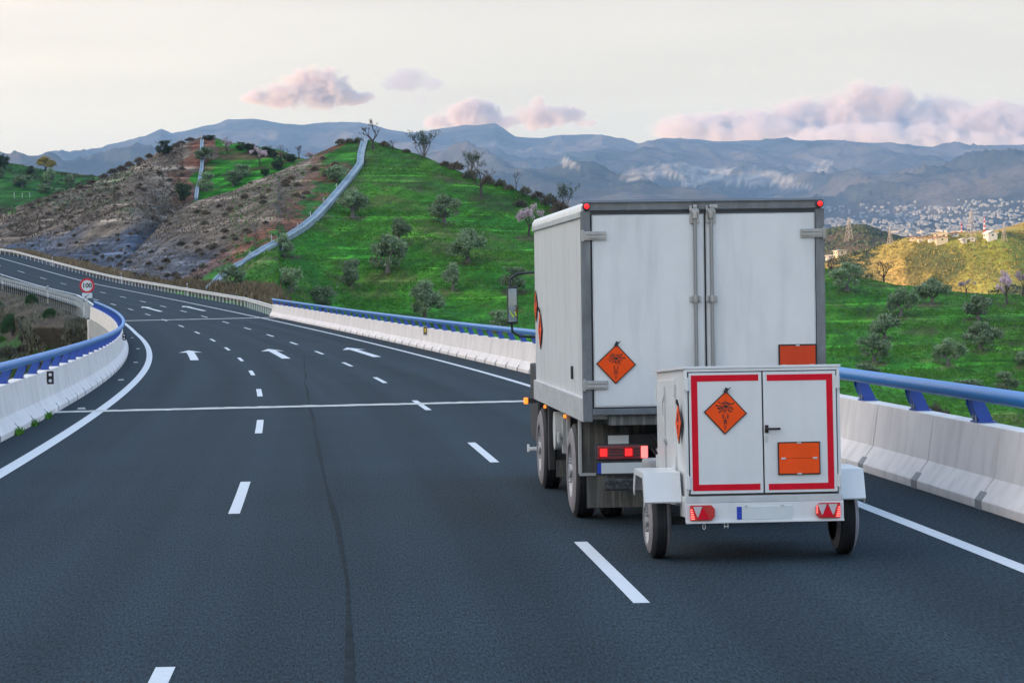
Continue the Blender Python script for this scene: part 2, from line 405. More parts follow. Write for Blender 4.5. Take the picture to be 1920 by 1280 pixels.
# far pillars: abutment wall and bridge piers
mb = MB(); a = P(BR1-1, -5.2); h = heading(BR1)
Mx = Matrix.Translation(a) @ Matrix.Rotation(h, 4, 'Z')
mb.box(.12, .72, .4, 3.2, -9, -.05, M=Mx); mb.build('abutment_wing', M_conc)
tag(bpy.data.objects['abutment_wing'], 'white concrete abutment pillar at the far end of the left parapet', 'abutment')
for s in (60, 123, 171):
    mb = MB(); Mx = Matrix.Translation(P(s, 0)) @ Matrix.Rotation(heading(s), 4, 'Z')
    mb.box(-3.6, -2.2, -.6, .6, -32, -1.9, M=Mx); mb.box(5.2, 6.6, -.6, .6, -32, -1.9, M=Mx)
    mb.box(-4.2, 7.2, -.75, .75, -2.7, -1.9, M=Mx)
    o = mb.build('bridge_pier', M_concd, bevel=.03)
    tag(o, {60: 'twin-column concrete pier under the near part of the bridge', 123: 'twin-column concrete pier under the middle of the bridge', 171: 'grey concrete pier under the bridge beside the white abutment'}[s], 'bridge pier', 'piers under the bridge')

# ------------------------------------------------------------------ guard rails past the bridge
def off_r(s): return 8.40+min(1.5, max(0, (s-BR1)*.05))
def GR(label, offf, sA, sB, sgn, double, post):
    root = empty('guard_rail', P(sA, offf(sA)), label, 'guard rail', 'metal guard rails past the bridge'); inv = Matrix.Translation(-root.location)
    prof = [(0, -.155), (.05, -.12), (.05, -.05), (0, 0), (.05, .05), (.05, .12), (0, .155), (-.012, .155), (-.012, -.155)]
    mb = MB(); mb.sweep([[inv @ P(q, offf(q)-sgn*a, .66+b) for a, b in prof] for q in np.arange(sA, sB, 2.0)])
    mb.build('rail_beam', M_galvd if double else M_galvw, root, smooth=True)
    if double:
        mb = MB(); mb.sweep([[inv @ P(q, offf(q)-sgn*(.02+a), .22+b) for a, b in ((0, -.05), (.02, -.05), (.02, .05), (0, .05))] for q in np.arange(sA, sB, 2.0)])
        mb.build('lower_skirt', M_galvw, root)
    q = sA+.3; n = 0
    while q < sB and n < 98:
        mb = MB(); Mx = inv @ Matrix.Translation(P(q, offf(q)+sgn*.12)) @ Matrix.Rotation(heading(q), 4, 'Z')
        mb.box(-.06, .06, -.04, .04, -1.2, .74, M=Mx); mb.box(-.11, .11, -.10, .10, .50, .78, M=Mx)
        mb.build('rail_post', M_galv, root); q += post; n += 1
    return root
GR('long white metal guard rail at the foot of the brown cut slope', off_r, BR1-.5, 430, 1, False, 2.4)
def off_l(s): return -4.62+min(1.25, max(0, (s-BR1)*.03))
GR('metal guard rail above the bushy bank behind the speed sign', off_l, BR1+1, 400, -1, True, 2.1)

# ------------------------------------------------------------------ terrain
def lerp_tab(tab, x):
    if x <= tab[0][0]: return tab[0][1:]
    for a, b in zip(tab, tab[1:]):
        if x <= b[0]:
            t = (x-a[0])/(b[0]-a[0]); return tuple(p+(q-p)*t for p, q in zip(a[1:], b[1:]))
    return tab[-1][1:]
def fbm(v, o=4): return noise.fractal(v, 1.0, 2.1, o, noise_basis='PERLIN_ORIGINAL')
class Hill:
    def __init__(s, x0, x1, nx, rows_fn, nr, disp, color, back=(90, -40), nb=10):
        s.x0, s.x1, s.nx, s.nr = x0, x1, nx, nr; s.pts = []; s.cols = []
        s.grid = []
        for i in range(nx):
            px = x0+(x1-x0)*i/(nx-1); rows = rows_fn(px)   # list of world points foot..crest with t
            col = []; tt = [r[0] for r in rows]
            for j in range(nr):
                t = j/(nr-1)
                for a, b in zip(rows, rows[1:]):
                    if t <= b[0]+1e-9:
                        u = (t-a[0])/(b[0]-a[0]); p = a[1].lerp(b[1], u); break
                col.append((p, t))
            crest = col[-1][0]
            for j in range(1, nb+1):
                u = j/nb; q = crest.copy(); d = Vector((crest.x, crest.y, 0)).normalized()
                q += d*back[0]*u; q.z += (back[1])*u*u*(.4+.6*u)-back[0]*.03*u; col.append((q, 1+u))
            s.grid.append([(disp(p, t, px), t) for p, t in col])
        s.nr2 = nr+nb; s.color = color
    def point(s, px, t):
        u = (px-s.x0)/(s.x1-s.x0)*(s.nx-1); i = max(0, min(s.nx-2, int(u))); f = u-i
        v = t*(s.nr-1); j = max(0, min(s.nr2-2, int(v))); g = v-j
        G = s.grid
        return (G[i][j][0]*(1-f)+G[i+1][j][0]*f)*(1-g)+(G[i][j+1][0]*(1-f)+G[i+1][j+1][0]*f)*g
    def hit(s, px, py):
        """ground point of this hill seen on the sight line of (px, py): the first row reaching that height"""
        lo = None
        pv = None
        for k in range(0, 241):
            t = k/240; p = s.point(px, t); r = p-EYEV; d = r.dot(fw); yy = 640-F_PX*r.dot(up)/d; xx = 960+F_PX*r.dot(rt)/d
            if yy <= py:
                if pv is None: return p
                u = (pv[0]-py)/max(1e-6, pv[0]-yy); return s.point(px, (k-1+u)/240)
            pv = (yy,)
        return s.point(px, 1.0)
    def build(s, name, material):
        vs_ = []; cs = []
        for i, col in enumerate(s.grid):
            px = s.x0+(s.x1-s.x0)*i/(s.nx-1)
            for p, t in col:
                vs_.append(p); r = p-EYEV; d = max(1, r.dot(fw)); cs.append(s.color(960+F_PX*r.dot(rt)/d, 640-F_PX*r.dot(up)/d, p, t))
        n = s.nr2; fs = [(i*n+j, (i+1)*n+j, (i+1)*n+j+1, i*n+j+1) for i in range(s.nx-1) for j in range(n-1)]
        me = bpy.data.meshes.new(name); me.from_pydata(vs_, [], fs)
        A = me.color_attributes.new('soil', 'FLOAT_COLOR', 'POINT'); A.data.foreach_set('color', [c for v in cs for c in (*v[:3], v[3] if len(v) > 3 else 0)])
        me.polygons.foreach_set('use_smooth', [True]*len(me.polygons))
        o = obj(name, me, None, material); tag(o, kind='structure'); return o
def terrain_mat(name, detail=.8, contour=True, strata=False, sc=1.0, bump=.6):
    """base colour comes from the soil attribute (grass, earth, rock); alpha = how rocky"""
    M = bpy.data.materials.new(name); M.use_nodes = True; t = M.node_tree; b = t.nodes['Principled BSDF']; L = t.links
    a = t.nodes.new('ShaderNodeAttribute'); a.attribute_name = 'soil'; g = t.nodes.new('ShaderNodeTexCoord')
    def nz_(scale, det=5, mapping=None, rough=.6, rot=None):
        n = t.nodes.new('ShaderNodeTexNoise'); n.inputs['Scale'].default_value = scale; n.inputs['Detail'].default_value = det; n.inputs['Roughness'].default_value = rough
        src = g.outputs['Object']
        if mapping:
            if rot:
                m0 = t.nodes.new('ShaderNodeMapping'); m0.inputs['Rotation'].default_value = rot; L.new(src, m0.inputs[0]); src = m0.outputs[0]
            m_ = t.nodes.new('ShaderNodeMapping'); m_.inputs['Scale'].default_value = mapping; L.new(src, m_.inputs[0]); src = m_.outputs[0]
        L.new(src, n.inputs['Vector']); return n.outputs['Fac']
    def mrg(src, a0, a1, b0, b1):
        r = t.nodes.new('ShaderNodeMapRange'); r.inputs['From Min'].default_value = a0; r.inputs['From Max'].default_value = a1
        r.inputs['To Min'].default_value = b0; r.inputs['To Max'].default_value = b1; L.new(src, r.inputs['Value']); return r.outputs[0]
    def mul(p, q):
        m_ = t.nodes.new('ShaderNodeMath'); m_.operation = 'MULTIPLY'; L.new(p, m_.inputs[0]); L.new(q, m_.inputs[1]); return m_.outputs[0]
    fine = mrg(nz_(1.6*sc, 6, rough=.75), .3, .7, 1-detail*.7, 1+detail*.7)
    mid = mrg(nz_(.16*sc, 5), .3, .7, .75, 1.28)
    f = mul(fine, mid); hgt = nz_(1.1*sc, 6, rough=.7)
    if contour:
        c = nz_(1.0, 5, (.06, .06, 1.5)); f = mul(f, mrg(c, .32, .68, .6, 1.4))
        c2 = nz_(1.0, 3, (.045, .045, 1.7)); r = mrg(c2, .57, .66, 1.0, 2.1); f = mul(f, r)
    x = t.nodes.new('ShaderNodeVectorMath'); x.operation = 'SCALE'; L.new(a.outputs['Color'], x.inputs[0]); L.new(f, x.inputs['Scale'])
    last = x.outputs[0]
    if strata:
        st = nz_(1.0, 4, (.10, .10, 1.7), rough=.7, rot=(0, R_(33), 0))
        fac = mul(mrg(st, .55, .68, 0, 1), a.outputs['Alpha'])
        mx = t.nodes.new('ShaderNodeMix'); mx.data_type = 'RGBA'; L.new(last, mx.inputs['A']); mx.inputs['B'].default_value = (.26, .235, .205, 1)
        st2 = nz_(.9, 3, rough=.7); fac = mul(fac, mrg(st2, .5, .62, 0, .75)); L.new(fac, mx.inputs['Factor']); last = mx.outputs['Result']
        sd_ = nz_(1.0, 3, (.07, .07, .9), rough=.7, rot=(0, R_(33), 0))
        mx2 = t.nodes.new('ShaderNodeVectorMath'); mx2.operation = 'SCALE'; L.new(last, mx2.inputs[0]); L.new(mrg(sd_, .35, .65, .62, 1.3), mx2.inputs['Scale']); last = mx2.outputs[0]
        hgt = st
    L.new(last, b.inputs['Base Color']); b.inputs['Roughness'].default_value = .95; b.inputs['Specular IOR Level'].default_value = .1
    bp = t.nodes.new('ShaderNodeBump'); bp.inputs['Strength'].default_value = bump; bp.inputs['Distance'].default_value = .5/sc
    L.new(hgt, bp.inputs['Height']); L.new(bp.outputs[0], b.inputs['Normal'])
    return M
GREEN = (.026,.136,.010); BROWN = (.125,.098,.074); GREY = (.055,.068,.090); REDS = (.15,.065,.040); OLIV = (.045,.075,.028)
def mixc(a, b, t): t = max(0, min(1, t)); return tuple(p+(q-p)*t for p, q in zip(a, b))
def smooth(a, b, x): t = max(0, min(1, (x-a)/(b-a))); return t*t*(3-2*t)

# -- road foot lookup: arc length whose right verge shows at photo column px
def road_s(px, off):
    best = None
    for s in range(150, 500, 1):
        p = P(s, off)-EYEV; d = p.dot(fw); xx = 960+F_PX*p.dot(rt)/d
        if xx <= px: return s
    return 499
CR_A = [(205, 512, 330), (250, 476, 345), (285, 440, 356), (320, 400, 366), (370, 378, 375), (420, 360, 380), (460, 345, 384), (500, 325, 388), (560, 300, 392), (600, 285, 395), (650, 267, 398), (690, 263, 398), (740, 277, 396), (800, 300, 392), (860, 328, 388), (920, 352, 384), (1000, 385, 380), (1090, 420, 376), (1300, 465, 366), (1560, 511, 352), (1621, 520, 350), (1715, 534, 348), (1780, 541, 346), (1855, 555, 344), (1920, 560, 342), (2400, 600, 330), (2900, 640, 320)]
def rows_A(px):
    py, Yc = lerp_tab(CR_A, px); crest = at(px, py, Yc)
    if px < 500:
        s = road_s(px, off_r(260)+2.2); f = P(s, off_r(s)+2.2, .05); f0 = P(s, off_r(s)-1.0, -.5)
        return [(0, f0), (.08, f), (1, crest)]
    foot = at(px, 800, 215); foot.z = -13
    if px < 700:
        s = road_s(500, off_r(260)+2.2); u = smooth(500, 700, px); f = P(s, off_r(s)+2.2, .05); g = foot.lerp(crest, .08)
        f = Vector((at(px, 600, f.y).x, f.y, f.z)).lerp(g, u); f0 = f + Vector((0, -4, -2-8*u)); f0 = f0.lerp(foot, u)
        return [(0, f0), (.08, f), (1, crest)]
    low = at(px, 850, 160); low.z = -16
    foot = foot.lerp(low, smooth(560, 1500, px))
    return [(0, foot), (1, crest)]
def dz_A(p, t, px):
    k = math.sin(math.pi*min(1, t))**.5 if t < 1 else 1.0
    if px < 480: k *= .6
    a = fbm(Vector((p.x*.02, p.y*.02, 3)), 3)*3.0*k*smooth(0.1, .35, t)
    a += fbm(Vector((p.x*.12, p.y*.12, 9)), 3)*.45*smooth(0.05, .15, t)
    # hollow slopes: ground sags a little between foot and crest
    if t < 1 and px > 520: a -= 1.2*math.sin(math.pi*t)
    return Vector((p.x, p.y, p.z+a))
STRIP = [(395, 545), (420, 520), (450, 500), (500, 468), (540, 446), (565, 430), (590, 410), (620, 378), (642, 352), (664, 325), (675, 310), (677, 290), (684, 264)]
def strip_x(py):
    for (x0, y0), (x1, y1) in zip(STRIP, STRIP[1:]):
        if y1 <= py <= y0: return x0+(x1-x0)*(y0-py)/max(1e-6, (y0-y1))
    return STRIP[0][0]-(py-545)*.0 if py > 545 else STRIP[-1][0]
TREES = [(661, 407), (748, 455), (727, 510), (833, 419), (876, 492), (657, 537), (545, 544), (848, 544), (795, 600), (963, 547), (606, 584), (938, 620), (533, 481), (1588, 545), (1689, 594), (1747, 570), (1834, 600), (1658, 634), (1638, 679), (1777, 687), (1837, 655), (1624, 708), (1815, 734), (1886, 738), (1921, 683), (991, 444), (902, 369), (1888, 571)]
def col_A(px, py, p, t):
    sx = strip_x(py); d = px-sx; n = fbm(Vector((p.x*.05, p.y*.05, p.z*.2)), 4); n2 = fbm(Vector((p.x*.18+7, p.y*.18, p.z*.6)), 3)
    g = mixc(GREEN, (.050, .150, .010), .5+n); g = mixc(g, (.085, .070, .030), smooth(.22, .6, n2+n*.6)*.6)
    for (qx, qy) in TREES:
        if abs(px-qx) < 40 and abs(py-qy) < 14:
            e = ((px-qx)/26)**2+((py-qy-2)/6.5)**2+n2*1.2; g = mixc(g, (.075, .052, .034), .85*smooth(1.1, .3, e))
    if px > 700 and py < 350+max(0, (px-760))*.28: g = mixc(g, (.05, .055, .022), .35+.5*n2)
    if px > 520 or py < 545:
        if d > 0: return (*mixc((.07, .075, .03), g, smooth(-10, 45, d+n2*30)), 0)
        if d > -52+n*36:
            if n2 > .12: return (*REDS, .2)
            return (*mixc(GREEN, OLIV, .6+n2), 0)
        b = mixc(BROWN, (.18, .14, .105), .5+n2); b = mixc(b, GREY, smooth(430, 500, py+n*60)*.85)
        if d > -78+n*30: b = mixc(b, REDS, .6)
        return (*b, 1)
    return (*g, 0)
M_ter = terrain_mat('hillside_soil', .75, True, True)
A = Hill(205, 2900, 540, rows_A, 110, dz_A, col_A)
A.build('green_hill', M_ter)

CR_B = [(-700, 470, 420), (-200, 440, 430), (0, 402, 445), (25, 390, 448), (60, 379, 450), (130, 356, 455), (190, 335, 460), (250, 310, 465), (300, 285, 468), (350, 266, 470), (375, 259, 470), (400, 260, 470), (420, 266, 470), (475, 275, 470), (520, 284, 468), (560, 298, 466), (620, 318, 462), (700, 350, 458)]
def rows_B(px):
    py, Yc = lerp_tab(CR_B, px); crest = at(px, py, Yc)
    s = road_s(min(px, 330), 12.5) if px > -60 else 380+(-60-px)*.12
    s = min(s, 499); f = P(s, off_r(s)+2.2, .05); f0 = P(s, off_r(s)-1.0, -.5)
    if px > 240:      # behind the nearer cut: the foot drops out of sight behind its crest
        u = smooth(240, 335, px); g = at(max(px, 300), lerp_tab(CR_A, px)[0]+35, 405); f = f.lerp(g, u); f0 = f0.lerp(g+Vector((0, -6, -3)), u)
    return [(0, f0), (.06, f), (1, crest)]
def dz_B(p, t, px):
    a = fbm(Vector((p.x*.02, p.y*.02, 13)), 3)*3*smooth(.1, .4, t)*(1 if t > 1 else math.sin(math.pi*t)**.5) + fbm(Vector((p.x*.11, p.y*.11, 19)), 3)*.55*smooth(.05, .15, t)
    if px > 320 and t < 1: a -= 5*smooth(320, 400, px)*math.sin(math.pi*t)**2*0.5
    return Vector((p.x, p.y, p.z+a))
def col_B(px, py, p, t):
    n = fbm(Vector((p.x*.05, p.y*.05, p.z*.2)), 4); n2 = fbm(Vector((p.x*.18+7, p.y*.18, p.z*.6)), 3)
    edge = 350 if py > 330 else 350+(330-py)*.55
    if px > edge+n*22+22: return (*mixc(GREEN, (.09, .075, .03), smooth(.1, .5, n2+n)), 0)
    if px > edge-26+n*20 and py < 400: return (*mixc(REDS, BROWN, .4+n2), .3)
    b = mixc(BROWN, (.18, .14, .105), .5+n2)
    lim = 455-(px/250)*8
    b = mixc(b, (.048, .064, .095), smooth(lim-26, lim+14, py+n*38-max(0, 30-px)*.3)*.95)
    if py < 395+n*20 and px < 250 and n2 > .05: b = mixc(b, OLIV, .7)
    if px < 30 and py < 400: b = GREEN
    return (*b, 1)
Bh = Hill(-700, 700, 320, rows_B, 90, dz_B, col_B, back=(100, -45)); Bh.build('cut_slope_hill', M_ter)

CR_C = [(-1500, 330, 640), (-400, 285, 620), (0, 303, 600), (30, 308, 600), (75, 317, 600), (130, 324, 600), (190, 332, 600), (260, 350, 600), (420, 400, 610)]
def rows_C(px):
    py, Yc = lerp_tab(CR_C, px); return [(0, at(px, 520, 500)), (1, at(px, py, Yc))]
def dz_C(p, t, px): return Vector((p.x, p.y, p.z+fbm(Vector((p.x*.03, p.y*.03, 23)), 4)*1.6*(1 if t < .95 else .5)))
def col_C(px, py, p, t):
    n = fbm(Vector((p.x*.04, p.y*.04, p.z*.2)), 4); n2 = fbm(Vector((p.x*.12+7, p.y*.12, p.z*.6)), 3)
    return (*mixc((.030, .10, .018), (.06, .055, .03), smooth(.0, .4, n+n2*.5)), 0)
Ch = Hill(-1500, 420, 200, rows_C, 50, dz_C, col_C, back=(150, -60)); Ch.build('far_left_hill', M_ter)

# bank below the left guard rail
def rows_D(px):
    off = -6.1
    s = max(193, min(499, road_s(px, off))) if px > -120 else 390+(-120-px)*.10
    s = min(s, 499)
    f = P(s, off, -.05); f1 = P(s, off-2.5, -.9)
    Ym = 215-22*smooth(60, 140, px); m_ = at(px, 640, Ym); m_.z = -3.0; low = at(px, 900, 150); low.z = -13
    top = P(s, off+1.4, -.35)
    if px > 126:      # the abutment slope runs on under the end of the deck
        f = at(px, 599+(px-126)*.08+max(0, px-172)*2.2, 190.5); f1 = at(px, 614+max(0, px-172)*2.2, 189.6); top = f+Vector((0, .8, -.5))
    return [(0, low), (.62, m_), (.92, f1), (.97, f), (1, top)]
def dz_D(p, t, px):
    k = smooth(.95, .85, t) if t > .85 else 1
    k = 1-smooth(.86, .96, t)
    return Vector((p.x, p.y, p.z+(fbm(Vector((p.x*.06, p.y*.06, 33)), 3)*1.4+fbm(Vector((p.x*.4, p.y*.4, 33)), 3)*.25)*k))
def col_D(px, py, p, t):
    n = fbm(Vector((p.x*.10, p.y*.10, p.z*.2)), 4); n2 = fbm(Vector((p.x*.3+7, p.y*.3, p.z*.6)), 3)
    c = mixc((.065, .05, .038), (.105, .085, .065), .5+n2)
    g = smooth(.0, .3, n+.12-smooth(100, 128, px)*1.2)
    return (*mixc(c, (.03, .11, .02), g*.8 if t < .8 else 0), .5)
Dh = Hill(-420, 196, 160, rows_D, 90, dz_D, col_D, back=(3, -6), nb=3); Dh.build('roadside_bank', terrain_mat('bank_soil', .9, False, False, 2.0, .8))

# sunlit hills far to the right, and the dark one behind them
CR_E = [(900, 560, 960), (1300, 520, 960), (1552, 485, 960), (1591, 474, 960), (1670, 458, 965), (1703, 448, 970), (1753, 441, 980), (1814, 434, 990), (1865, 432, 1000), (1920, 419, 1010), (2200, 380, 1040), (3200, 400, 1060)]
def rows_E(px):
    py, Yc = lerp_tab(CR_E, px); return [(0, at(px, 660, 560)), (.3, at(px, 562+max(0, 1700-px)*.05, 800)), (1, at(px, py, Yc))]
def dz_E(p, t, px):
    k = math.sin(math.pi*min(1, t*.97))
    a = (1-abs(fbm(Vector((p.x*.011+p.y*.003, p.y*.005, 3.3)), 4))*2.2)*17*k - 10*k
    return Vector((p.x, p.y, p.z+a+fbm(Vector((p.x*.03, p.y*.03, 43)), 4)*2.5*(.3+.7*k)))
def col_E(px, py, p, t):
    n = fbm(Vector((p.x*.012, p.y*.012, 5)), 4); n2 = fbm(Vector((p.x*.05+7, p.y*.05, 1)), 3)
    c = mixc((.21, .22, .035), (.44, .28, .08), .5+n*1.3); c = mixc(c, (.05, .07, .025), smooth(.15, .4, n2)*.8); return (*c, .3)
M_terE = terrain_mat('sunlit_scrub_soil', .9, False, False, .35, .8)
Eh = Hill(900, 3200, 300, rows_E, 90, dz_E, col_E, back=(200, -90)); Eh.build('sunlit_hill', M_terE)
CR_F = [(900, 470, 1500), (1300, 450, 1500), (1552, 430, 1500), (1590, 421, 1500), (1617, 419, 1500), (1650, 432, 1500), (1700, 444, 1500), (1760, 462, 1500), (1900, 500, 1500)]
def rows_F(px):
    py, Yc = lerp_tab(CR_F, px); return [(0, at(px, 560, 1150)), (1, at(px, py, Yc))]
def dz_F(p, t, px):
    k = math.sin(math.pi*min(1, t*.97)); return Vector((p.x, p.y, p.z+fbm(Vector((p.x*.008, p.y*.008, 53)), 5)*16*k+fbm(Vector((p.x*.04, p.y*.04, 43)), 3)*2))
def col_F(px, py, p, t):
    n = fbm(Vector((p.x*.02, p.y*.02, 5)), 4); c = mixc((.10, .075, .045), (.035, .04, .022), smooth(-.1, .3, n)); return (*c, .3)
Fh = Hill(900, 1900, 200, rows_F, 70, dz_F, col_F, back=(250, -110)); Fh.build('terraced_hill', M_terE)

# mountains
CR_G = [(-900, 300), (-500, 330), (-100, 318), (34, 305), (63, 301), (110, 292), (130, 297), (195, 281), (255, 260), (302, 245), (322, 252), (380, 238), (405, 236), (425, 228), (475, 226), (520, 231), (572, 236), (610, 232), (675, 230), (735, 244), (770, 250), (800, 247), (867, 235), (929, 232), (967, 257), (1017, 260), (1067, 254), (1117, 254), (1167, 262), (1196, 272), (1244, 259), (1297, 262), (1335, 266), (1479, 264), (1550, 268), (1623, 267), (1720, 274), (1815, 276), (1920, 270), (2300, 240), (3000, 260), (4200, 300)]
def rows_G(px):
    py = lerp_tab(CR_G, px)[0]
    return [(0, at(px, 570, 3000)), (.16, at(px, 452, 4300)), (.36, at(px, 398, 6200)), (.62, at(px, 352, 8600)), (1, at(px, py, 11500))]
def ridge(v, o=5):
    a = 0; s = 1; f = 1
    for i in range(o): a += s*(1-abs(noise.noise(v*f, noise_basis='PERLIN_ORIGINAL'))*2); s *= .5; f *= 2.05
    return a
def dz_G(p, t, px):
    k = smooth(.2, .5, t)*(1-.90*smooth(.86, 1.0, t)) if t <= 1 else .1
    a = (ridge(Vector((p.x*.00105+p.y*.0002, p.y*.00034, 1.7)), 6)-.75)*(150 if t < .4 else 150-105*smooth(.4, .9, t))*k
    a += (ridge(Vector((p.x*.0042+p.y*.0006, p.y*.0016, 8)), 4)-.7)*26*smooth(.2, .45, t)*(1-.75*smooth(.9, 1, t) if t <= 1 else .25)
    return Vector((p.x, p.y, p.z+a))
QUAR = [(1200, 327, 55, 9, -.12), (1275, 322, 50, 14, .10), (1330, 328, 45, 12, -.25), (1420, 333, 55, 12, -.05), (1470, 342, 40, 8, .2), (1070, 307, 18, 7, .3), (1540, 312, 22, 9, -.35)]
def col_G(px, py, p, t):
    n = fbm(Vector((p.x*.0015, p.y*.0015, 5)), 5); c = mixc((.040, .050, .045), (.115, .10, .085), .45+n*1.6)
    n2 = fbm(Vector((p.x*.01, p.y*.01, 5)), 4)
    if t < 1:
        for (qx, qy, w, h, sl_) in QUAR:
            dx = (px-qx)/w; dy = (py-qy-(px-qx)*sl_)/h; q = (dx*dx+dy*dy)*.72+n2*.9+.05
            if q < 1: bnd = .72+.28*math.sin(p.z*.22+n2*3); c = mixc(c, (.31*bnd, .28*bnd, .24*bnd), smooth(1, .75, q) if q > .75 else 1)
    return (*c, 0)
def terrain_far(name):
    M = bpy.data.materials.new(name); M.use_nodes = True; t = M.node_tree; b = t.nodes['Principled BSDF']; L = t.links
    a = t.nodes.new('ShaderNodeAttribute'); a.attribute_name = 'soil'; g = t.nodes.new('ShaderNodeTexCoord')
    n = t.nodes.new('ShaderNodeTexNoise'); n.inputs['Scale'].default_value = .006; n.inputs['Detail'].default_value = 8; n.inputs['Roughness'].default_value = .7; L.new(g.outputs['Object'], n.inputs['Vector'])
    r = t.nodes.new('ShaderNodeMapRange'); r.inputs['From Min'].default_value = .3; r.inputs['From Max'].default_value = .7; r.inputs['To Min'].default_value = .55; r.inputs['To Max'].default_value = 1.4; L.new(n.outputs['Fac'], r.inputs['Value'])
    x = t.nodes.new('ShaderNodeVectorMath'); x.operation = 'SCALE'; L.new(a.outputs['Color'], x.inputs[0]); L.new(r.outputs[0], x.inputs['Scale']); L.new(x.outputs[0], b.inputs['Base Color'])
    b.inputs['Roughness'].default_value = 1; b.inputs['Specular IOR Level'].default_value = 0
    bp = t.nodes.new('ShaderNodeBump'); bp.inputs['Strength'].default_value = .7; bp.inputs['Distance'].default_value = 70; L.new(n.outputs['Fac'], bp.inputs['Height']); L.new(bp.outputs[0], b.inputs['Normal'])
    return M
Gh = Hill(-900, 2900, 1150, rows_G, 210, dz_G, col_G, back=(1500, -500), nb=8); Gh.build('mountains', terrain_far('mountain_scrub'))

# base ground, and an unseen ridge added left of the frame to shade the road
mb = MB(); mb.add([(-9000, -1500, -30), (9000, -1500, -30), (9000, 13800, -30), (-9000, 13800, -30)], [(0, 1, 2, 3)])
gr = mb.build('ground', mat('valley_soil', (.05, .075, .03), 1, noise_amt=.3, noise_scale=.02)); tag(gr, kind='structure')
vs_ = []; fs = []; cs = []; nu, nv = 60, 90
for i in range(nu):
    for j in range(nv):
        u = i/(nu-1); v = j/(nv-1); X = -900+u*745; Y = -1000+v*1630
        hgt = math.exp(-((X+480)/190)**2)*135*smooth(-900, -600, Y)*(1-smooth(380, 560, Y))
        z = -30+hgt+22*smooth(0, .15, u)*(1-smooth(.8, 1, u))+fbm(Vector((X*.01, Y*.01, 2)), 4)*7*(math.sin(math.pi*u))
        vs_.append((X, Y, z)); cs.append(1)
for i in range(nu-1):
    for j in range(nv-1): a = i*nv+j; fs.append((a, a+nv, a+nv+1, a+1))
me = bpy.data.meshes.new('shade_blocker_mesh'); me.from_pydata(vs_, [], fs)
A_ = me.color_attributes.new('soil', 'FLOAT_COLOR', 'POINT'); A_.data.foreach_set('color', [c for v in vs_ for c in (*mixc(GREEN, BROWN, .5+fbm(Vector(v)*.01, 3)), 0)])
me.polygons.foreach_set('use_smooth', [True]*len(me.polygons))
o = obj('shade_blocker_ridge', me, None, M_ter); tag(o, kind='structure')


# ------------------------------------------------------------------ vehicles
M_pan = mat('white_box_panel', (.73,.74,.74), .42, noise_amt=.05, noise_scale=1.3, streak=.42, streak_col=(.44,.46,.48), streak_scale=(6,6,.8), coat=.15)
M_alu = mat('worn_aluminium', (.42,.43,.44), .38, .75, noise_amt=.25, noise_scale=4, streak=.5, streak_col=(.20,.20,.21), streak_scale=(10,10,2))
M_post = mat('grey_post_paint', (.155,.175,.20), .35, .3, noise_amt=.25, noise_scale=3, streak=.5, streak_col=(.28,.29,.30), streak_scale=(12,12,2))
M_alul = mat('pale_aluminium', (.55,.57,.58), .5, .3, noise_amt=.12, noise_scale=4, streak=.4, streak_col=(.33,.33,.34), streak_scale=(3,3,8))
M_gask = mat('door_seal', (.022,.028,.034), .5)
M_steel = mat('steel_rod', (.30,.31,.32), .4, .5)
M_flap = mat('dirty_mudflap', (.095,.097,.093), .7, noise_amt=.3, noise_scale=5, streak=.8, streak_col=(.32,.31,.28), streak_scale=(22,22,1.1))
M_tyre = mat('tyre_rubber', (.022,.023,.025), .75, noise_amt=.3, noise_scale=10)
M_tyred = mat('dusty_tyre', (.25,.23,.24), .85, noise_amt=.2, noise_scale=10)
M_rim = mat('grey_wheel_rim', (.40,.40,.41), .5, .35, noise_amt=.2, noise_scale=8)
M_org = mat('orange_placard', (.92,.088,.008), .55, spec=.2, noise_amt=.06, noise_scale=6)
M_orgd = mat('orange_plate', (.66,.065,.018), .55, spec=.2, noise_amt=.06, noise_scale=6)
M_ink = mat('black_ink', (.02,.012,.012), .5)
M_redt = mat('red_reflective_tape', (.66,.002,.020), .45, spec=.2, noise_amt=.10, noise_scale=14)
M_lens = mat('red_lens', (.50,.006,.012), .25, coat=.5)
M_lensd = mat('dark_red_lens', (.22,.05,.055), .25, coat=.5)
M_lamp = mat('lit_tail_lamp', (.9,.02,.02), .4, emit=(1,.02,.02), estr=.75)
M_lamph = mat('bright_tail_lamp', (1,.3,.25), .4, emit=(1,.10,.09), estr=1.5)
M_amb = mat('lit_amber_lamp', (1,.3,.05), .4, emit=(1,.24,.02), estr=.9)
M_plate = mat('number_plate', (.62,.66,.66), .5, noise_amt=.05)
M_bluep = mat('plate_blue', (.01,.05,.42), .5)
M_glassm = mat('mirror_glass', (.30,.38,.44), .05, 1.0)
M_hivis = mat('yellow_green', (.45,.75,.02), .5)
M_glass = mat('dark_window', (.02,.025,.03), .05, coat=1)
M_twhite = mat('trailer_white', (.70,.715,.72), .4, noise_amt=.035, noise_scale=2, streak=.16, streak_col=(.5,.5,.5), streak_scale=(8,8,1), coat=.25)
M_refl = mat('pale_reflector', (.55,.50,.52), .3)
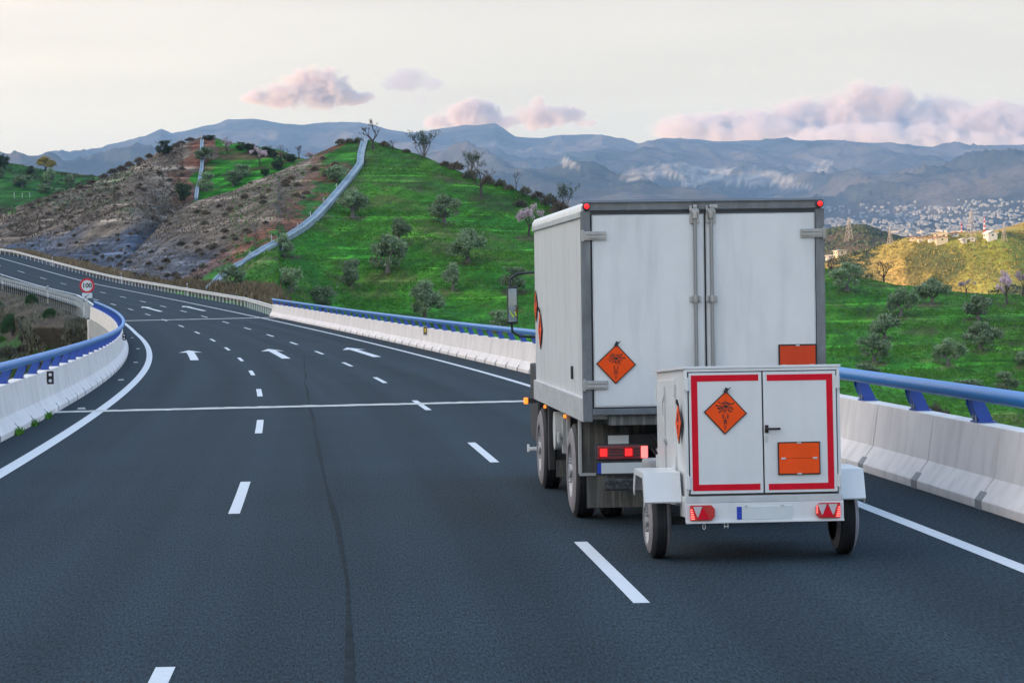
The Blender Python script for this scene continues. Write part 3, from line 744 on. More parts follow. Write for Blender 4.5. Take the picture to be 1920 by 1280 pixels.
def text_mesh(txt, size, depth=.002):
    cu = bpy.data.curves.new('letters', 'FONT'); cu.body = txt; cu.size = size; cu.extrude = depth; cu.align_x = 'CENTER'; cu.align_y = 'CENTER'; cu.resolution_u = 3; cu.offset = size*.016
    o = bpy.data.objects.new('letters', cu); COL.objects.link(o); bpy.context.view_layer.update()
    me = bpy.data.meshes.new_from_object(o.evaluated_get(bpy.context.evaluated_depsgraph_get())); bpy.data.objects.remove(o); bpy.data.curves.remove(cu)
    me.materials.clear(); return me
def bent(me, M): me.transform(M); return me
def placard(parent, M, half, lines, seed, rot=0, name='hazard_placard', tape=True):
    """diamond warning placard in the local x-z plane of matrix M (facing local -y); half = half diagonal"""
    M = M @ Matrix.Rotation(rot, 4, 'Y')
    root_mb = MB(); k = half
    def dia(r, y0, y1, mi):
        root_mb.prism([(-r, y0, 0), (0, y0, -r), (r, y0, 0), (0, y0, r)], (0, y1-y0, 0), mi, M)
    dia(k, -.006, .002, 1); dia(k*.925, -.009, -.006, 0)
    o = root_mb.build(name, [M_org, M_ink], parent)
    rnd = random.Random(seed); mb = MB(); cz = k*.28
    core = []
    for i in range(15):
        a = 2*math.pi*i/15; r = k*(.085 if i % 2 else .13)*rnd.uniform(.8, 1.1); core.append((math.cos(a)*r, -.0105, cz+math.sin(a)*r*.8))
    mb.prism(core, (0, .0012, 0), 0, M)
    for i in range(19):
        a = 2*math.pi*(i+rnd.uniform(-.3, .3))/19
        up_ = .55+.45*abs(math.cos(a)); L_ = k*rnd.uniform(.26, .50)*up_; w = k*rnd.uniform(.012, .022)
        L_ = min(L_, max(.05, (k*.86-abs(math.cos(a))*0-abs(cz)))*.9) if abs(math.sin(a)) > .5 else L_
        d = Vector((math.cos(a), 0, math.sin(a))); n = Vector((-d.z, 0, d.x)); c = Vector((0, -.0105, cz))
        mb.prism([c+d*k*.12+n*w*.6, c+d*k*.12-n*w*.6, c+d*L_-n*w*1.5, c+d*L_+n*w*1.5], (0, .0012, 0), 0, M)
    mb.build('explosion_symbol', M_ink, o)
    for (t_, z_, s_) in lines:
        me = text_mesh(t_, k*s_*1.12); me.transform(M @ Matrix.Translation((0, -.0105, k*z_)) @ Matrix.Rotation(R_(90), 4, 'X')); obj('lettering', me, o, M_ink)
    if tape:
        mb = MB(); Mt = M @ Matrix.Translation((0, -.012, k*.99)) @ Matrix.Rotation(R_(25), 4, 'Y')
        mb.box(-.018, .015, -.004, .006, -.02, .028, M=Mt); mb.tube([Mt @ Vector((.0, -.01, .0)), Mt @ Vector((.02, -.012, .045))], .005, 6)
        mb.build('placard_clip', M_gask, o)
    return o
def wheel(parent, inv, c, R, w, rim_r, dusty=True, side=-1, dual=False):
    """c = hub centre (local), axis x; side=-1: outer face towards -x"""
    prof = [(-w/2+.0, rim_r), (-w/2-.004, rim_r+.02), (-w/2, R-.10), (-w/2+.02, R-.045), (-w/2+.05, R-.006), (w/2-.05, R-.006), (w/2-.02, R-.045), (w/2, R-.10), (w/2, rim_r)]
    # circumferential grooves in the tread
    tread = [(-w/2+.05, R-.004)]; n = 4; a = -w/2+.055; b = w/2-.055; stp = (b-a)/n
    for i in range(n):
        x0 = a+stp*i+stp*.40; tread += [(x0, R), (x0+.001, R-.014), (x0+.012, R-.014), (x0+.013, R)]
    prof = prof[:4]+tread+[(w/2-.05, R-.004)]+prof[6:]
    N = 48; mb = MB(); secs = []
    for i in range(N+1):
        t = 2*math.pi*i/N; secs.append([Vector((c[0]+x_, c[1]+math.cos(t)*r, c[2]+math.sin(t)*r)) for x_, r in prof])
    np_ = len(prof); vs_ = [p for sc in secs for p in sc]; base = len(mb.v)
    for i in range(N):
        for j in range(np_-1):
            q = i*np_+j; mi = 1 if (dusty and (j < 3 or j >= np_-4)) else 0
            mb.f.append((q, q+np_, q+np_+1, q+1)); mb.m.append(mi)
    mb.v = [tuple(v) for v in vs_]
    me = mb.mesh('tyre', True); t = obj('wheel', me, parent, [M_tyre, M_tyred])
    s = side; x0 = c[0]+s*(w/2)
    rp = [(0, rim_r+.012), (-s*.02, rim_r-.01), (-s*.05, rim_r-.03), (-s*.08, rim_r*.62), (-s*.03, rim_r*.50), (-s*.02, rim_r*.30), (s*.01, rim_r*.26), (s*.015, 0.001)]
    mb = MB(); vs_ = []
    for i in range(N):
        a = 2*math.pi*i/N
        for (x_, r) in rp: vs_.append((x0+x_, c[1]+math.cos(a)*r, c[2]+math.sin(a)*r))
    k = len(rp); mb.add(vs_, [(i*k+j, ((i+1) % N)*k+j, ((i+1) % N)*k+j+1, i*k+j+1) for i in range(N) for j in range(k-1)])
    for i in range(8):
        a = 2*math.pi*i/8; p = Vector((x0-s*.02, c[1]+math.cos(a)*rim_r*.42, c[2]+math.sin(a)*rim_r*.42)); mb.tube([p, p+Vector((s*.03, 0, 0))], .014, 6)
    mb.build('rim', M_rim, t, smooth=True)
    return t

# ---- truck.  local frame: x right, y forward from the rear face, z up; origin rear left corner on the road
HD = R_(4.33)
TO = at(1095.5, 788, 26.5); TO = Vector((TO.x, TO.y, 0))
truck = empty('box_truck', TO, 'white box truck with orange explosive placards and tall double rear doors', 'truck', None, HD)
I4 = Matrix.Identity(4)
def tx(px, py=788): return ((px-1095.5)-(py-788)*.0145)/183.2
def tz(py, px=1093): return (992.7-.0145*(px-1093)-py)/183.2
TW = 2.50; BL = 6.0
mb = MB()   # body shell: side walls, roof, floor as one box with rounded roof edge
z0, z1 = 1.33, 3.30
mb.box(.02, TW-.02, .06, BL, z0, z1)
body = mb.build('cargo_box', M_pan, truck, bevel=.01)
mb = MB(); mb.sweep([[Vector((x_, y_, z_)) for x_, z_ in ((.0, 3.22), (.0, 3.30), (.03, 3.345), (.09, 3.365), (TW-.09, 3.365), (TW-.03, 3.345), (TW, 3.30), (TW, 3.22))] for y_ in (.02, BL+.02)])
mb.build('roof_edge', M_pan, truck, smooth=True)
mb = MB(); mb.box(-.005, .03, .02, BL+.01, 3.20, 3.26); mb.box(TW-.03, TW+.005, .02, BL+.01, 3.20, 3.26); mb.build('top_rail', M_alul, truck, bevel=.006)
mb = MB(); mb.box(-.012, .05, .02, BL, 1.10, 1.34); mb.box(TW-.05, TW+.012, .02, BL, 1.10, 1.34); mb.box(.05, TW-.05, .1, BL, 1.12, 1.30); mb.build('bottom_rail', M_alul, truck, bevel=.006)
mb = MB()   # rear frame: corner posts and header
mb.box(-.01, .085, -.035, .06, 1.10, 3.26); mb.build('corner_post', M_post, truck, bevel=.01); mb = MB(); mb.box(TW-.085, TW+.01, -.035, .06, 1.10, 3.26)
mb.build('corner_post', M_post, truck, bevel=.01)
mb = MB(); mb.box(.02, TW-.02, -.05, .05, 3.262, 3.345); mb.box(.085, TW-.085, -.03, .05, 3.225, 3.26, 1)
mb.sweep([[Vector((x_, y_, z_)) for y_, z_ in ((-.07, 3.335), (-.07, 3.352), (.04, 3.372), (.04, 3.335))] for x_ in (.0, TW)], mi=1)
mb.build('rear_header', [M_post, M_gask], truck, bevel=.006)
for i, x_ in enumerate((.045, TW-.045)):
    mb = MB(); c = Vector((x_, -.085, 3.305))
    mb.tube([c+Vector((0, .05, 0)), c+Vector((0, 0, 0)), c+Vector((0, -.012, 0))], [.040, .040, .03], 16); mb.build('marker_housing', M_gask, truck, smooth=True)
    mb = MB(); mb.tube([c+Vector((0, -.01, 0)), c+Vector((0, -.03, 0)), c+Vector((0, -.036, 0))], [.028, .024, .010], 16); mb.build('marker_lamp', M_lamp, truck, smooth=True)
mb = MB(); mb.box(.085, TW-.085, -.012, .05, 1.22, 3.225); mb.build('door_seal', M_gask, truck)
xs = [(.115, 1.243), (1.287, TW-.105)]
for k, (a, b) in enumerate(xs):
    mb = MB(); mb.box(a, b, -.040, -.013, 1.262, 3.205); d = mb.build('rear_door', M_pan, truck, bevel=.008)
    mb = MB()
    for (p0, p1, q0, q1) in ((a-.012, a, 1.25, 3.217), (b, b+.012, 1.25, 3.217), (a, b, 1.25, 1.262), (a, b, 3.205, 3.217)): mb.box(p0, p1, -.036, -.012, q0, q1)
    mb.build('door_trim', M_alul, d)
    rx = 1.165 if k == 0 else 1.335+.0
    rx = 1.158 if k == 0 else 1.327
    mb = MB(); mb.tube([(rx, -.075, 1.20), (rx, -.075, 3.30)], .019, 10)
    r_ = mb.build('lock_rod', M_steel, d, smooth=True)
    for zz in (3.20, 2.345, 1.45):
        mb = MB(); mb.box(rx-.06, rx+.06, -.062, -.038, zz-.03, zz+.03) if zz < 3 else mb.box(rx-.05, rx+.05, -.065, -.038, zz-.08, zz+.06)
        mb.tube([(rx, -.078, zz-.035), (rx, -.078, zz+.035)], .034, 10)
        mb.build('rod_bracket', M_alu, r_, bevel=.006)
    mb = MB(); mb.box(rx-.035, rx+.035, -.095, -.05, 3.215, 3.27); mb.box(rx-.02, rx+.065 if k else rx+.02, -.10, -.06, 3.27, 3.31); mb.box(rx-.055, rx-.03, -.09, -.05, 3.24, 3.30); mb.build('cam_lock', M_alu, r_, bevel=.008)
    for zz in (3.005, 1.48):
        x0, x1 = (-.012, .245) if k == 0 else (TW-.245, TW+.012)
        mb = MB(); mb.box(x0, x1, -.062, -.041, zz-.045, zz+.045)
        mb.box(x0+.05 if k == 0 else x0+.02, x1-.02 if k == 0 else x1-.05, -.074, -.062, zz+.012, zz+.026); mb.box(x0+.05 if k == 0 else x0+.02, x1-.02 if k == 0 else x1-.05, -.074, -.062, zz-.026, zz-.012)
        xe = x0+.012 if k == 0 else x1-.012; mb.tube([(xe, -.05, zz-.06), (xe, -.05, zz+.06)], .022, 10)
        mb.build('door_hinge', M_alu, d, bevel=.005)
Mp = Matrix.Translation((tx(1154.5, 682), -.050, tz(682, 1154)))
placard(truck, Mp, .205, [('1.1', -.17, .22), ('D', -.41, .24), ('1', -.66, .22)], 4, rot=R_(2))
def orange_plate(parent, x0, x1, z0, z1, y, plain=False, split_=True):
    mb = MB(); mb.box(x0, x1, y-.014, y, z0, z1); fr = mb.build('plate_frame', M_ink, parent, bevel=.006)
    mb = MB(); t_ = .016; zm = (z0+z1)/2
    for a, b in ((z0+t_, zm-.006 if split_ else zm-.001), (zm+.006 if split_ else zm+.001, z1-t_)): mb.box(x0+t_, x1-t_, y-.019, y-.013, a, b)
    mb.build('orange_plate', M_orgd if split_ else M_org, fr)
    mb = MB()
    for cx, cz, w, h in (((x0+x1)/2, z1-.012, .02, .008), ((x0+x1)/2, z0+.012, .02, .008), (x0+.055, zm, .022, .010), (x1-.055, zm, .022, .010)): mb.box(cx-w, cx+w, y-.024, y-.018, cz-h, cz+h)
    mb.build('plate_clip', M_galv, fr); return fr
orange_plate(truck, tx(1462, 646), tx(1535, 646), tz(725, 1500), tz(645, 1500), -.042)
# lower sill and step beam
mb = MB(); mb.box(.085, TW-.085, -.05, .06, 1.17, 1.235); mb.build('rear_sill', M_post, truck, bevel=.008)
mb = MB(); mb.box(.25, TW-.25, .0, .5, 1.06, 1.165); mb.build('underfloor_beam', M_flap, truck, bevel=.01)
mb = MB()   # chassis
for x_ in (.80, 1.62): mb.box(x_, x_+.08, .25, 7.2, .80, 1.08)
mb.box(.3, 2.2, .30, .40, .78, .95); mb.box(.45, 2.05, 1.38, 1.62, .42, .62); mb.box(.45, 2.05, 5.58, 5.82, .42, .62); mb.box(.70, 1.8, 2.2, 5.0, .55, 1.05)
mb.build('chassis', M_dark, truck, bevel=.01)
WR = .505
for (wx, wy, side) in ((.13, 1.52, -1), (TW-.13, 1.52, 1), (.16, 5.72, -1), (TW-.16, 5.72, 1)):
    wheel(truck, I4, (wx, wy, WR), WR, .27, .29, True, side)
for wx in (.44, TW-.44): wheel(truck, I4, (wx, 1.52, WR), WR, .27, .29, True, 1 if wx < 1 else -1)
# mudflaps behind the rear wheels
for k, (a, b) in enumerate(((.02, .70), (TW-.70, TW-.02))):
    mb = MB(); mb.box(a, b, .72, .74, .52, 1.12); f_ = mb.build('mudguard_board', M_flap, truck)
    mb = MB(); mb.box(a+.07, b, .70, .712, .16, .55); mb.build('mudflap', M_flap, f_, bevel=.004)
    mb = MB(); mb.box(a-.01, a+.02, .69, .75, .52, 1.12) if k == 0 else mb.box(b-.02, b+.01, .69, .75, .52, 1.12); mb.box(a, b, .69, .76, .50, .53); mb.build('board_edge', M_alul, f_)
# rear lamp bar left (the right one hides behind the trailer)
for k, x0 in enumerate((.15, TW-.68)):
    x1 = x0+.53; lz0, lz1 = .70, .845; y_ = .22
    mb = MB(); mb.box(x0-.012, x1+.012, y_-.0, y_+.07, lz0-.012, lz1+.012); mb.box(x0+.25, x0+.33, y_+.05, y_+.35, lz0, lz1+.2); lb = mb.build('lamp_bar', M_dark, truck, bevel=.01)
    mb = MB(); mb.box(x0, x1, y_-.03, y_-.001, lz0, lz1); mb.build('tail_lens', M_lensd, lb, bevel=.012)
    ls = ((0.01, .12), (.27, .38)) if k == 0 else ((.15, .26), (.41, .52))
    for a, b in ls:
        mb = MB(); mb.box(x0+a, x0+b, y_-.036, y_-.030, lz0+.02, lz1-.02); mb.build('tail_lamp', M_lens, lb)
        mb = MB(); mb.box(x0+a+.018, x0+b-.018, y_-.041, y_-.036, lz0+.035, lz1-.035); mb.build('tail_bulb', M_lamp, lb, bevel=.002)
    a, b = (.455, .525) if k == 0 else (.005, .075)
    mb = MB(); mb.box(x0+a, x0+b, y_-.038, y_-.030, lz0+.012, lz1-.012); mb.build('brake_lamp', M_lamph, lb, bevel=.004)
    mb = MB()
    for z_ in (lz0+.045, lz0+.075, lz0+.105): mb.box(x0+.005, x0+.45, y_-.040, y_-.037, z_-.004, z_+.004)
    mb.build('lens_ribs', M_gask, lb)
y_ = .20; mb = MB(); mb.box(.135, .70, y_, y_+.03, .535, .685); pl_ = mb.build('plate_holder', M_dark, truck, bevel=.01)
mb = MB(); mb.box(.19, .675, y_-.006, y_, .555, .665); mb.build('number_plate', M_plate, pl_)
mb = MB(); mb.box(.150, .19, y_-.006, y_, .555, .665); mb.build('country_band', M_bluep, pl_)
mb = MB(); mb.box(.245, .50, .25, .27, .845, .96); mb.build('plate_frame', M_gask, truck); mb = MB(); mb.box(.27, .485, .24, .249, .85, .945); mb.build('white_plate', M_plate, truck, bevel=.004)
M_bump = mat('scuffed_bumper', (.03,.032,.036), .35, coat=.3, streak=.6, streak_col=(.2,.2,.19), streak_scale=(30,6,30))
mb = MB(); mb.box(.22, TW-.22, .16, .28, .375, .505); mb.build('rear_bumper', M_bump, truck, bevel=.02)
# air hoses and coupling
for k in range(3):
    mb = MB(); mb.tube([(.72+.05*k, .2, .80), (.80+.04*k, .0, .66-.05*k), (.95, -.2, .60-.06*k), (1.15, -.6, .62)], .011, 6); mb.build('air_hose', M_galv if k == 1 else M_dark, truck, smooth=True)
mb = MB(); mb.tube([(.72, .25, .95), (1.0, .1, .62)], .018, 6); mb.tube([(.9, .3, .5), (1.7, .3, .5)], .05, 8); mb.build('towing_frame', M_dark, truck)
# left flank between the axles
mb = MB(); mb.box(.10, .72, 4.62, 5.05, .35, 1.09); mb.box(.04, .12, 4.55, 4.66, .30, 1.09); mb.build('front_mudguard', M_dark, truck, bevel=.02)
mb = MB(); mb.box(.12, .70, 4.50, 4.52, .22, .42); mb.build('front_mudflap', M_flap, truck)
mb = MB(); mb.sweep([[Vector((x_, y_+.0, .80+z_*1.0)) for y_, z_ in [(4.05+.16*math.cos(a), .23*math.sin(a)) for a in [2*math.pi*i/14 for i in range(14)]]] for x_ in (.06, .60)])
mb.build('air_tank', M_pan, truck, smooth=True, bevel=0)
mb = MB(); mb.box(.12, .62, 3.0, 3.7, .56, 1.0); mb.build('battery_box', M_dark, truck, bevel=.02)
mb = MB(); mb.box(.05, .12, 2.92, 3.0, .60, 1.02); mb.tube([(.0, 2.95, .78), (.14, 2.95, .78)], .02, 8); mb.box(.0, .03, 2.90, 3.04, .72, .84); mb.build('toolbox_bracket', M_alul, truck, bevel=.01)
mb = MB(); mb.box(.04, .08, 2.28, 2.32, .42, 1.10); mb.box(.03, .09, 2.25, 5.0, 1.085, 1.10); mb.build('side_guard', M_alul, truck, bevel=.006)
for yy in (2.26, 4.75):
    mb = MB(); mb.box(.002, .03, yy-.03, yy+.03, 1.035, 1.075); mb.build('side_marker', M_amb, truck, bevel=.01)
# spare wheel by the cab step and the cab itself
mb = MB(); CW0, CW1 = .24, TW-.24
sec = [(6.25, .95), (6.25, 2.55), (6.45, 2.72), (7.55, 2.72), (7.95, 2.1), (8.05, 1.5), (8.05, .55), (7.3, .50), (7.25, .9), (6.95, 1.12), (6.5, 1.12), (6.3, .95)]
sec = [(6.25, 1.05), (6.25, 2.55), (6.45, 2.72), (7.55, 2.72), (7.95, 2.1), (8.05, 1.5), (8.05, .55), (6.35, .50), (6.3, .95)]
mb.sweep([[Vector((x_, a, b)) for a, b in sec] for x_ in (CW0, CW1)]); cab = mb.build('cab', M_pan, truck, bevel=.03)
mb = MB(); mb.box(.10, .30, 6.3, 7.9, .50, 1.50); mb.box(.06, .12, 6.28, 6.34, .8, 1.55); mb.build('cab_skirt', M_dark, cab, bevel=.04)
mb = MB(); mb.box(CW0-.012, CW0+.01, 6.9, 7.7, 1.75, 2.45); mb.box(CW1-.01, CW1+.012, 6.9, 7.7, 1.75, 2.45); mb.build('side_window', M_glass, cab)
mb = MB(); mb.sweep([[Vector((x_, a, b)) for a, b in ((7.63, 2.66), (7.94, 2.18), (7.97, 2.19), (7.66, 2.67))] for x_ in (CW0+.1, CW1-.1)]); mb.build('windscreen', M_glass, cab)
mb = MB(); mb.sweep([[Vector((x_, a, b)) for a, b in ((5.05, .42), (5.05, .95), (5.3, 1.22), (6.2, 1.22), (6.38, .9), (6.42, .42), (6.30, .42), (6.2, .95), (6.0, 1.10), (5.4, 1.10), (5.15, .9), (5.15, .42))] for x_ in (CW0-.06, .62)]); mb.build('wheel_arch', M_dark, truck, bevel=.01)
mb = MB(); mb.box(-.06, -.03, 6.5, 6.58, .40, .50); mb.box(-.04, .14, 6.45, 6.6, .42, .46); mb.build('cab_step', M_white, cab, bevel=.02)
mb = MB(); mb.box(-.085, -.035, 6.60, 6.70, 1.01, 1.09); mb.build('indicator_lamp', M_amb, cab, bevel=.012)
mb = MB(); mb.box(-.035, .3, 6.62, 6.68, 1.02, 1.08); mb.build('indicator_bracket', M_dark, cab)
# mirror
mxc = -.18; my = 7.0
mb = MB(); mb.box(mxc-.075, mxc+.06, my, my+.07, 2.03, 2.52); mir = mb.build('wing_mirror', M_gask, cab, bevel=.025)
mb = MB(); mb.sweep([[Vector((x_, my-.001-(.012*(1-((z_-2.275)/.215)**2)) if q else my+.0, z_)) for q in (1,)] + [Vector((x_, my+.004, z_))] for x_ in (0,) for z_ in (2.06,)] ) if False else None
for q_, (za, zb_) in enumerate([(2.06+.0215*i_, 2.06+.0215*(i_+1)) for i_ in range(20)]):
    fa = lambda z: my-.002-.012*(1-((z-2.275)/.215)**2)
    mb.add([(mxc-.062, fa(za), za), (mxc+.047, fa(za), za), (mxc+.047, fa(zb_), zb_), (mxc-.062, fa(zb_), zb_)], [(0, 1, 2, 3)])
gl = mb.build('mirror_glass', M_glassm, mir, smooth='all')
mb = MB(); mb.prism([(mxc-.055, my-.018, 2.20), (mxc-.045, my-.018, 2.205), (mxc+.012, my-.018, 2.13), (mxc, my-.018, 2.11)], (0, .003, 0)); mb.prism([(mxc+.015, my-.018, 2.19), (mxc+.035, my-.018, 2.19), (mxc+.042, my-.018, 2.14), (mxc+.03, my-.018, 2.13)], (0, .003, 0)); mb.build('yellow_green_strip', M_hivis, mir)  # two yellow-green strips laid over the lower part of the glass
mb = MB(); mb.tube([(.2, my+.05, 2.70), (mxc+.06, my+.05, 2.68), (mxc-.03, my+.05, 2.62), (mxc-.035, my+.05, 2.50)], .016, 8); mb.tube([(mxc-.02, my+.05, 2.05), (mxc-.01, my+.05, 1.93), (mxc+.08, my+.05, 1.87), (.2, my+.05, 1.85)], .016, 8); mb.build('mirror_arm', M_gask, mir, smooth=True)
# side placards, seen along the flank
Ms = Matrix.Translation((.008, 5.15, 1.98)) @ Matrix.Rotation(R_(-90), 4, 'Z')
placard(truck, Ms, .24, [('1.1', -.17, .22), ('D', -.41, .24), ('1', -.66, .22)], 9)
Ms = Matrix.Translation((.008, 5.72, 2.26)) @ Matrix.Rotation(R_(-90), 4, 'Z')
placard(truck, Ms, .20, [('1.1', -.17, .22), ('D', -.41, .24), ('1', -.66, .22)], 12, tape=False)
mb = MB(); mb.box(-.004, .03, 1.26, 1.34, 1.50, 1.64); mb.build('side_latch', M_gask, truck, bevel=.01)

# ---- trailer
ACEN = at(1410, 1045, 23.5); 
TR = at(1288, 977, 23.0)
trailer = empty('cargo_trailer', (0, 0, 0), 'small white two-wheel trailer with red tape frame behind the truck', 'trailer')
trailer.rotation_euler = (0, 0, HD); trailer.location = (TR.x, TR.y, 0)
PIT = Matrix.Translation((0, 0, .43)) @ Matrix.Rotation(R_(-2.6), 4, 'X') @ Matrix.Translation((0, 0, -.45))
K = 211.0
def rx_(px, py=975): return ((px-1288)-(py-977)*.0145)/K
def rz_(py, px=1288): return (543.3+515.0-.0145*(px-1288)-py)/K
zb = rz_(977); zt = rz_(686, 1283); TWd = 1.40; TL = 1.93
class PMB(MB):
    def mesh(s, *a, **k):
        s.v = [tuple(PIT @ Vector(p)) for p in s.v]; return MB.mesh(s, *a, **k)
mb = PMB(); mb.box(.012, TWd-.012, .03, TL, zb+.20, zt-.012); tb = mb.build('trailer_body', M_twhite, trailer, bevel=.006)
mb = PMB(); mb.box(-.012, TWd+.012, -.012, TL+.01, zt-.011, zt+.012); mb.build('roof_panel', M_twhite, trailer, bevel=.006)
mb = PMB()
mb.box(.0, .026, -.004, .03, zb+.26, zt-.012); mb.box(TWd-.026, TWd, -.004, .03, zb+.26, zt-.012); mb.box(.026, TWd-.026, -.004, .03, zt-.036, zt-.012)
mb.build('rear_frame', M_twhite, trailer, bevel=.003)
mb = PMB(); mb.box(.026, TWd-.026, .006, .03, zb+.24, zt-.036); mb.build('door_seal', M_gask, trailer)
dzb, dzt = rz_(923, 1290), zt-.046
cx_ = rx_(1433.5, 800)
doors = ((.038, cx_-.010), (cx_+.004, TWd-.038))
for k, (a, b) in enumerate(doors):
    mb = PMB(); mb.box(a, b, -.020, .005, dzb, dzt); d = mb.build('trailer_door', M_twhite, trailer, bevel=.005)
    if k == 0: o_, i_, tp, bt = rx_(1296, 705), rx_(1424, 700), rz_(700, 1296), rz_(917, 1300)
    else: o_, i_, tp, bt = rx_(1565, 700), rx_(1440, 700), rz_(697, 1565), rz_(914, 1565)
    w = .056; mb = PMB(); y0, y1 = -.0225, -.020
    lo, hi = min(o_, i_), max(o_, i_)
    mb.box(lo, hi, y0, y1, tp-w, tp)
    mb.box(lo, hi, y0, y1, bt, bt+w)
    if k == 0: mb.box(lo, lo+w, y0, y1, bt+w, tp-w)
    else: mb.box(hi-w, hi, y0, y1, bt+w, tp-w)
    mb.build('red_tape', M_redt, d)
    for zz in (dzt-.10, dzb+.10):
        xe = .024 if k == 0 else TWd-.024
        mb = PMB(); mb.box(xe-.022, xe+.022, -.026, -.004, zz-.055, zz+.055); mb.tube([(xe, -.028, zz-.06), (xe, -.028, zz+.06)], .010, 8); mb.build('door_hinge', M_twhite, d, bevel=.003)
def PM(px, py, y): return PIT @ Matrix.Translation((rx_(px, py), y, rz_(py, px)))
placard(trailer, PM(1361, 770, -.026), .195, [('1.1', -.17, .27), ('B', -.42, .25), ('1', -.68, .23)], 21, rot=R_(2.5))
class PParent: pass
def px_plate():
    x0, x1, z0, z1 = rx_(1460, 855), rx_(1541, 855), rz_(887, 1500), rz_(825, 1500)
    y = -.022; mb = PMB(); mb.box(x0, x1, y-.014, y, z0, z1); fr = mb.build('plate_frame', M_ink, trailer, bevel=.006)
    t_ = .012; zm = (z0+z1)/2
    mb = PMB(); mb.box(x0+t_, x1-t_, y-.019, y-.013, z0+t_, zm-.0015); mb.box(x0+t_, x1-t_, y-.019, y-.013, zm+.0015, z1-t_); mb.build('orange_plate', M_org, fr)
    mb = PMB()
    for cx, cz, w, h in (((x0+x1)/2, z1-.010, .02, .006), ((x0+x1)/2, z0+.010, .02, .006), (x0+.05, zm, .020, .008), (x1-.05, zm, .020, .008)): mb.box(cx-w, cx+w, y-.024, y-.018, cz-h, cz+h)
    mb.build('plate_clip', M_galv, fr)
px_plate()
hx, hz = rx_(1438, 800), rz_(801, 1438)
mb = PMB(); mb.box(hx-.010, hx+.022, -.034, -.020, hz-.035, hz+.035); mb.tube([(hx+.005, -.034, hz), (hx+.005, -.06, hz), (hx+.03, -.065, hz), (hx+.125, -.062, hz)], .011, 8); mb.build('door_handle', M_ink, trailer, bevel=.004)
mb = PMB(); mb.box(hx-.008, hx+.016, -.026, -.020, hz-.12, hz-.06); mb.build('lock_plate', M_galv, trailer, bevel=.003)
mb = PMB(); mb.box(-.004, TWd+.004, -.014, .03, zb+.175, zb+.235); mb.build('lower_rail', M_alul, trailer, bevel=.006)
mb = PMB(); mb.box(-.012, TWd+.012, -.018, .012, zb, zb+.174); mb.box(-.012, TWd+.012, -.040, -.018, zb-.006, zb+.010); mb.box(-.012, .0, .012, .35, zb+.05, zb+.235); mb.box(TWd, TWd+.012, .012, .35, zb+.05, zb+.235)
mb.box(.02, TWd-.02, .012, TL, zb+.13, zb+.20); mb.build('lamp_board', M_twhite, trailer, bevel=.004)
for k in (0, 1):   # triangular-reflector tail lights
    x0 = .025 if k == 0 else TWd-.245; x1 = x0+.22; la, lb_ = zb+.022, zb+.158; y = -.019
    mb = PMB(); rr = [(x0, la), (x1-.03, la), (x1, la+.035), (x1, lb_-.035), (x1-.03, lb_), (x0, lb_)] if k == 0 else [(x0+.03, la), (x1, la), (x1, lb_), (x0+.03, lb_), (x0, lb_-.035), (x0, la+.035)]
    mb.prism([(a, y-.03, b) for a, b in rr], (0, .03, 0)); tl = mb.build('tail_light', M_lens, trailer, bevel=.004)
    mb = PMB(); cxx = x0+.115 if k == 0 else x0+.105
    mb.prism([(cxx-.088, y-.034, lb_-.012), (cxx-.055, y-.034, la+.035), (cxx-.045, y-.034, la+.03), (cxx-.008, y-.034, lb_-.012)], (0, .003, 0))
    if k == 1: mb.prism([(cxx+.008, y-.034, lb_-.012), (cxx+.045, y-.034, la+.03), (cxx+.055, y-.034, la+.035), (cxx+.088, y-.034, lb_-.012)], (0, .003, 0))
    mb.build('pale_reflector', M_refl, tl)
    mb = PMB(); mb.prism([(cxx-.055, y-.036, la+.012), (cxx+.055, y-.036, la+.012), (cxx, y-.036, lb_-.015)], (0, .003, 0)); mb.build('red_triangle', M_redt, tl)
    mb = PMB(); s_ = -1 if k == 0 else 1
    xe = x0+.004 if k == 0 else x1-.004
    for i in range(5):
        zz = la+.016+.020*i; w = .034-.005*i; mb.box(min(xe, xe-s_*w), max(xe, xe-s_*w), y-.038, y-.031, zz-.0045, zz+.0045)
    if k == 1:
        for i in range(4): mb.box(x0+.004, x0+.014, y-.038, y-.031, la+.045+.018*i, la+.055+.018*i)
    mb.build('lit_strips', M_lamph, tl)
px0, px1 = rx_(1382, 958), rx_(1487, 958); pz0, pz1 = rz_(970, 1430), rz_(946, 1430)
mb = PMB(); mb.box(px0+.045, px1, -.026, -.018, pz0, pz1); mb.build('number_plate', M_plate, trailer, bevel=.002)
mb = PMB(); mb.box(px0, px0+.044, -.026, -.018, pz0, pz1); mb.build('country_band', M_bluep, trailer, bevel=.002)
mb = PMB(); mb.box(px0+.07, px0+.095, -.034, -.018, pz1+.002, pz1+.014); mb.box(px1-.10, px1-.075, -.034, -.018, pz1+.002, pz1+.014); mb.build('plate_lamp', M_galv, trailer)
mb = PMB(); c = Vector((rx_(1320, 985), -.01, zb-.035)); ring = [c+Vector((.012*math.cos(a), 0, .024*math.sin(a))) for a in [2*math.pi*i/12 for i in range(13)]]; mb.tube(ring, .004, 6); mb.build('hanging_ring', M_galv, trailer)
mb = PMB(); c = Vector((rx_(1362, 982), -.01, zb-.03)); mb.box(c.x-.02, c.x-.012, -.01, 0, c.z-.02, c.z+.03); mb.box(c.x+.012, c.x+.02, -.01, 0, c.z-.02, c.z+.03); mb.box(c.x-.02, c.x+.02, -.012, .002, c.z-.008, c.z); mb.build('hanging_bracket', M_galv, trailer)
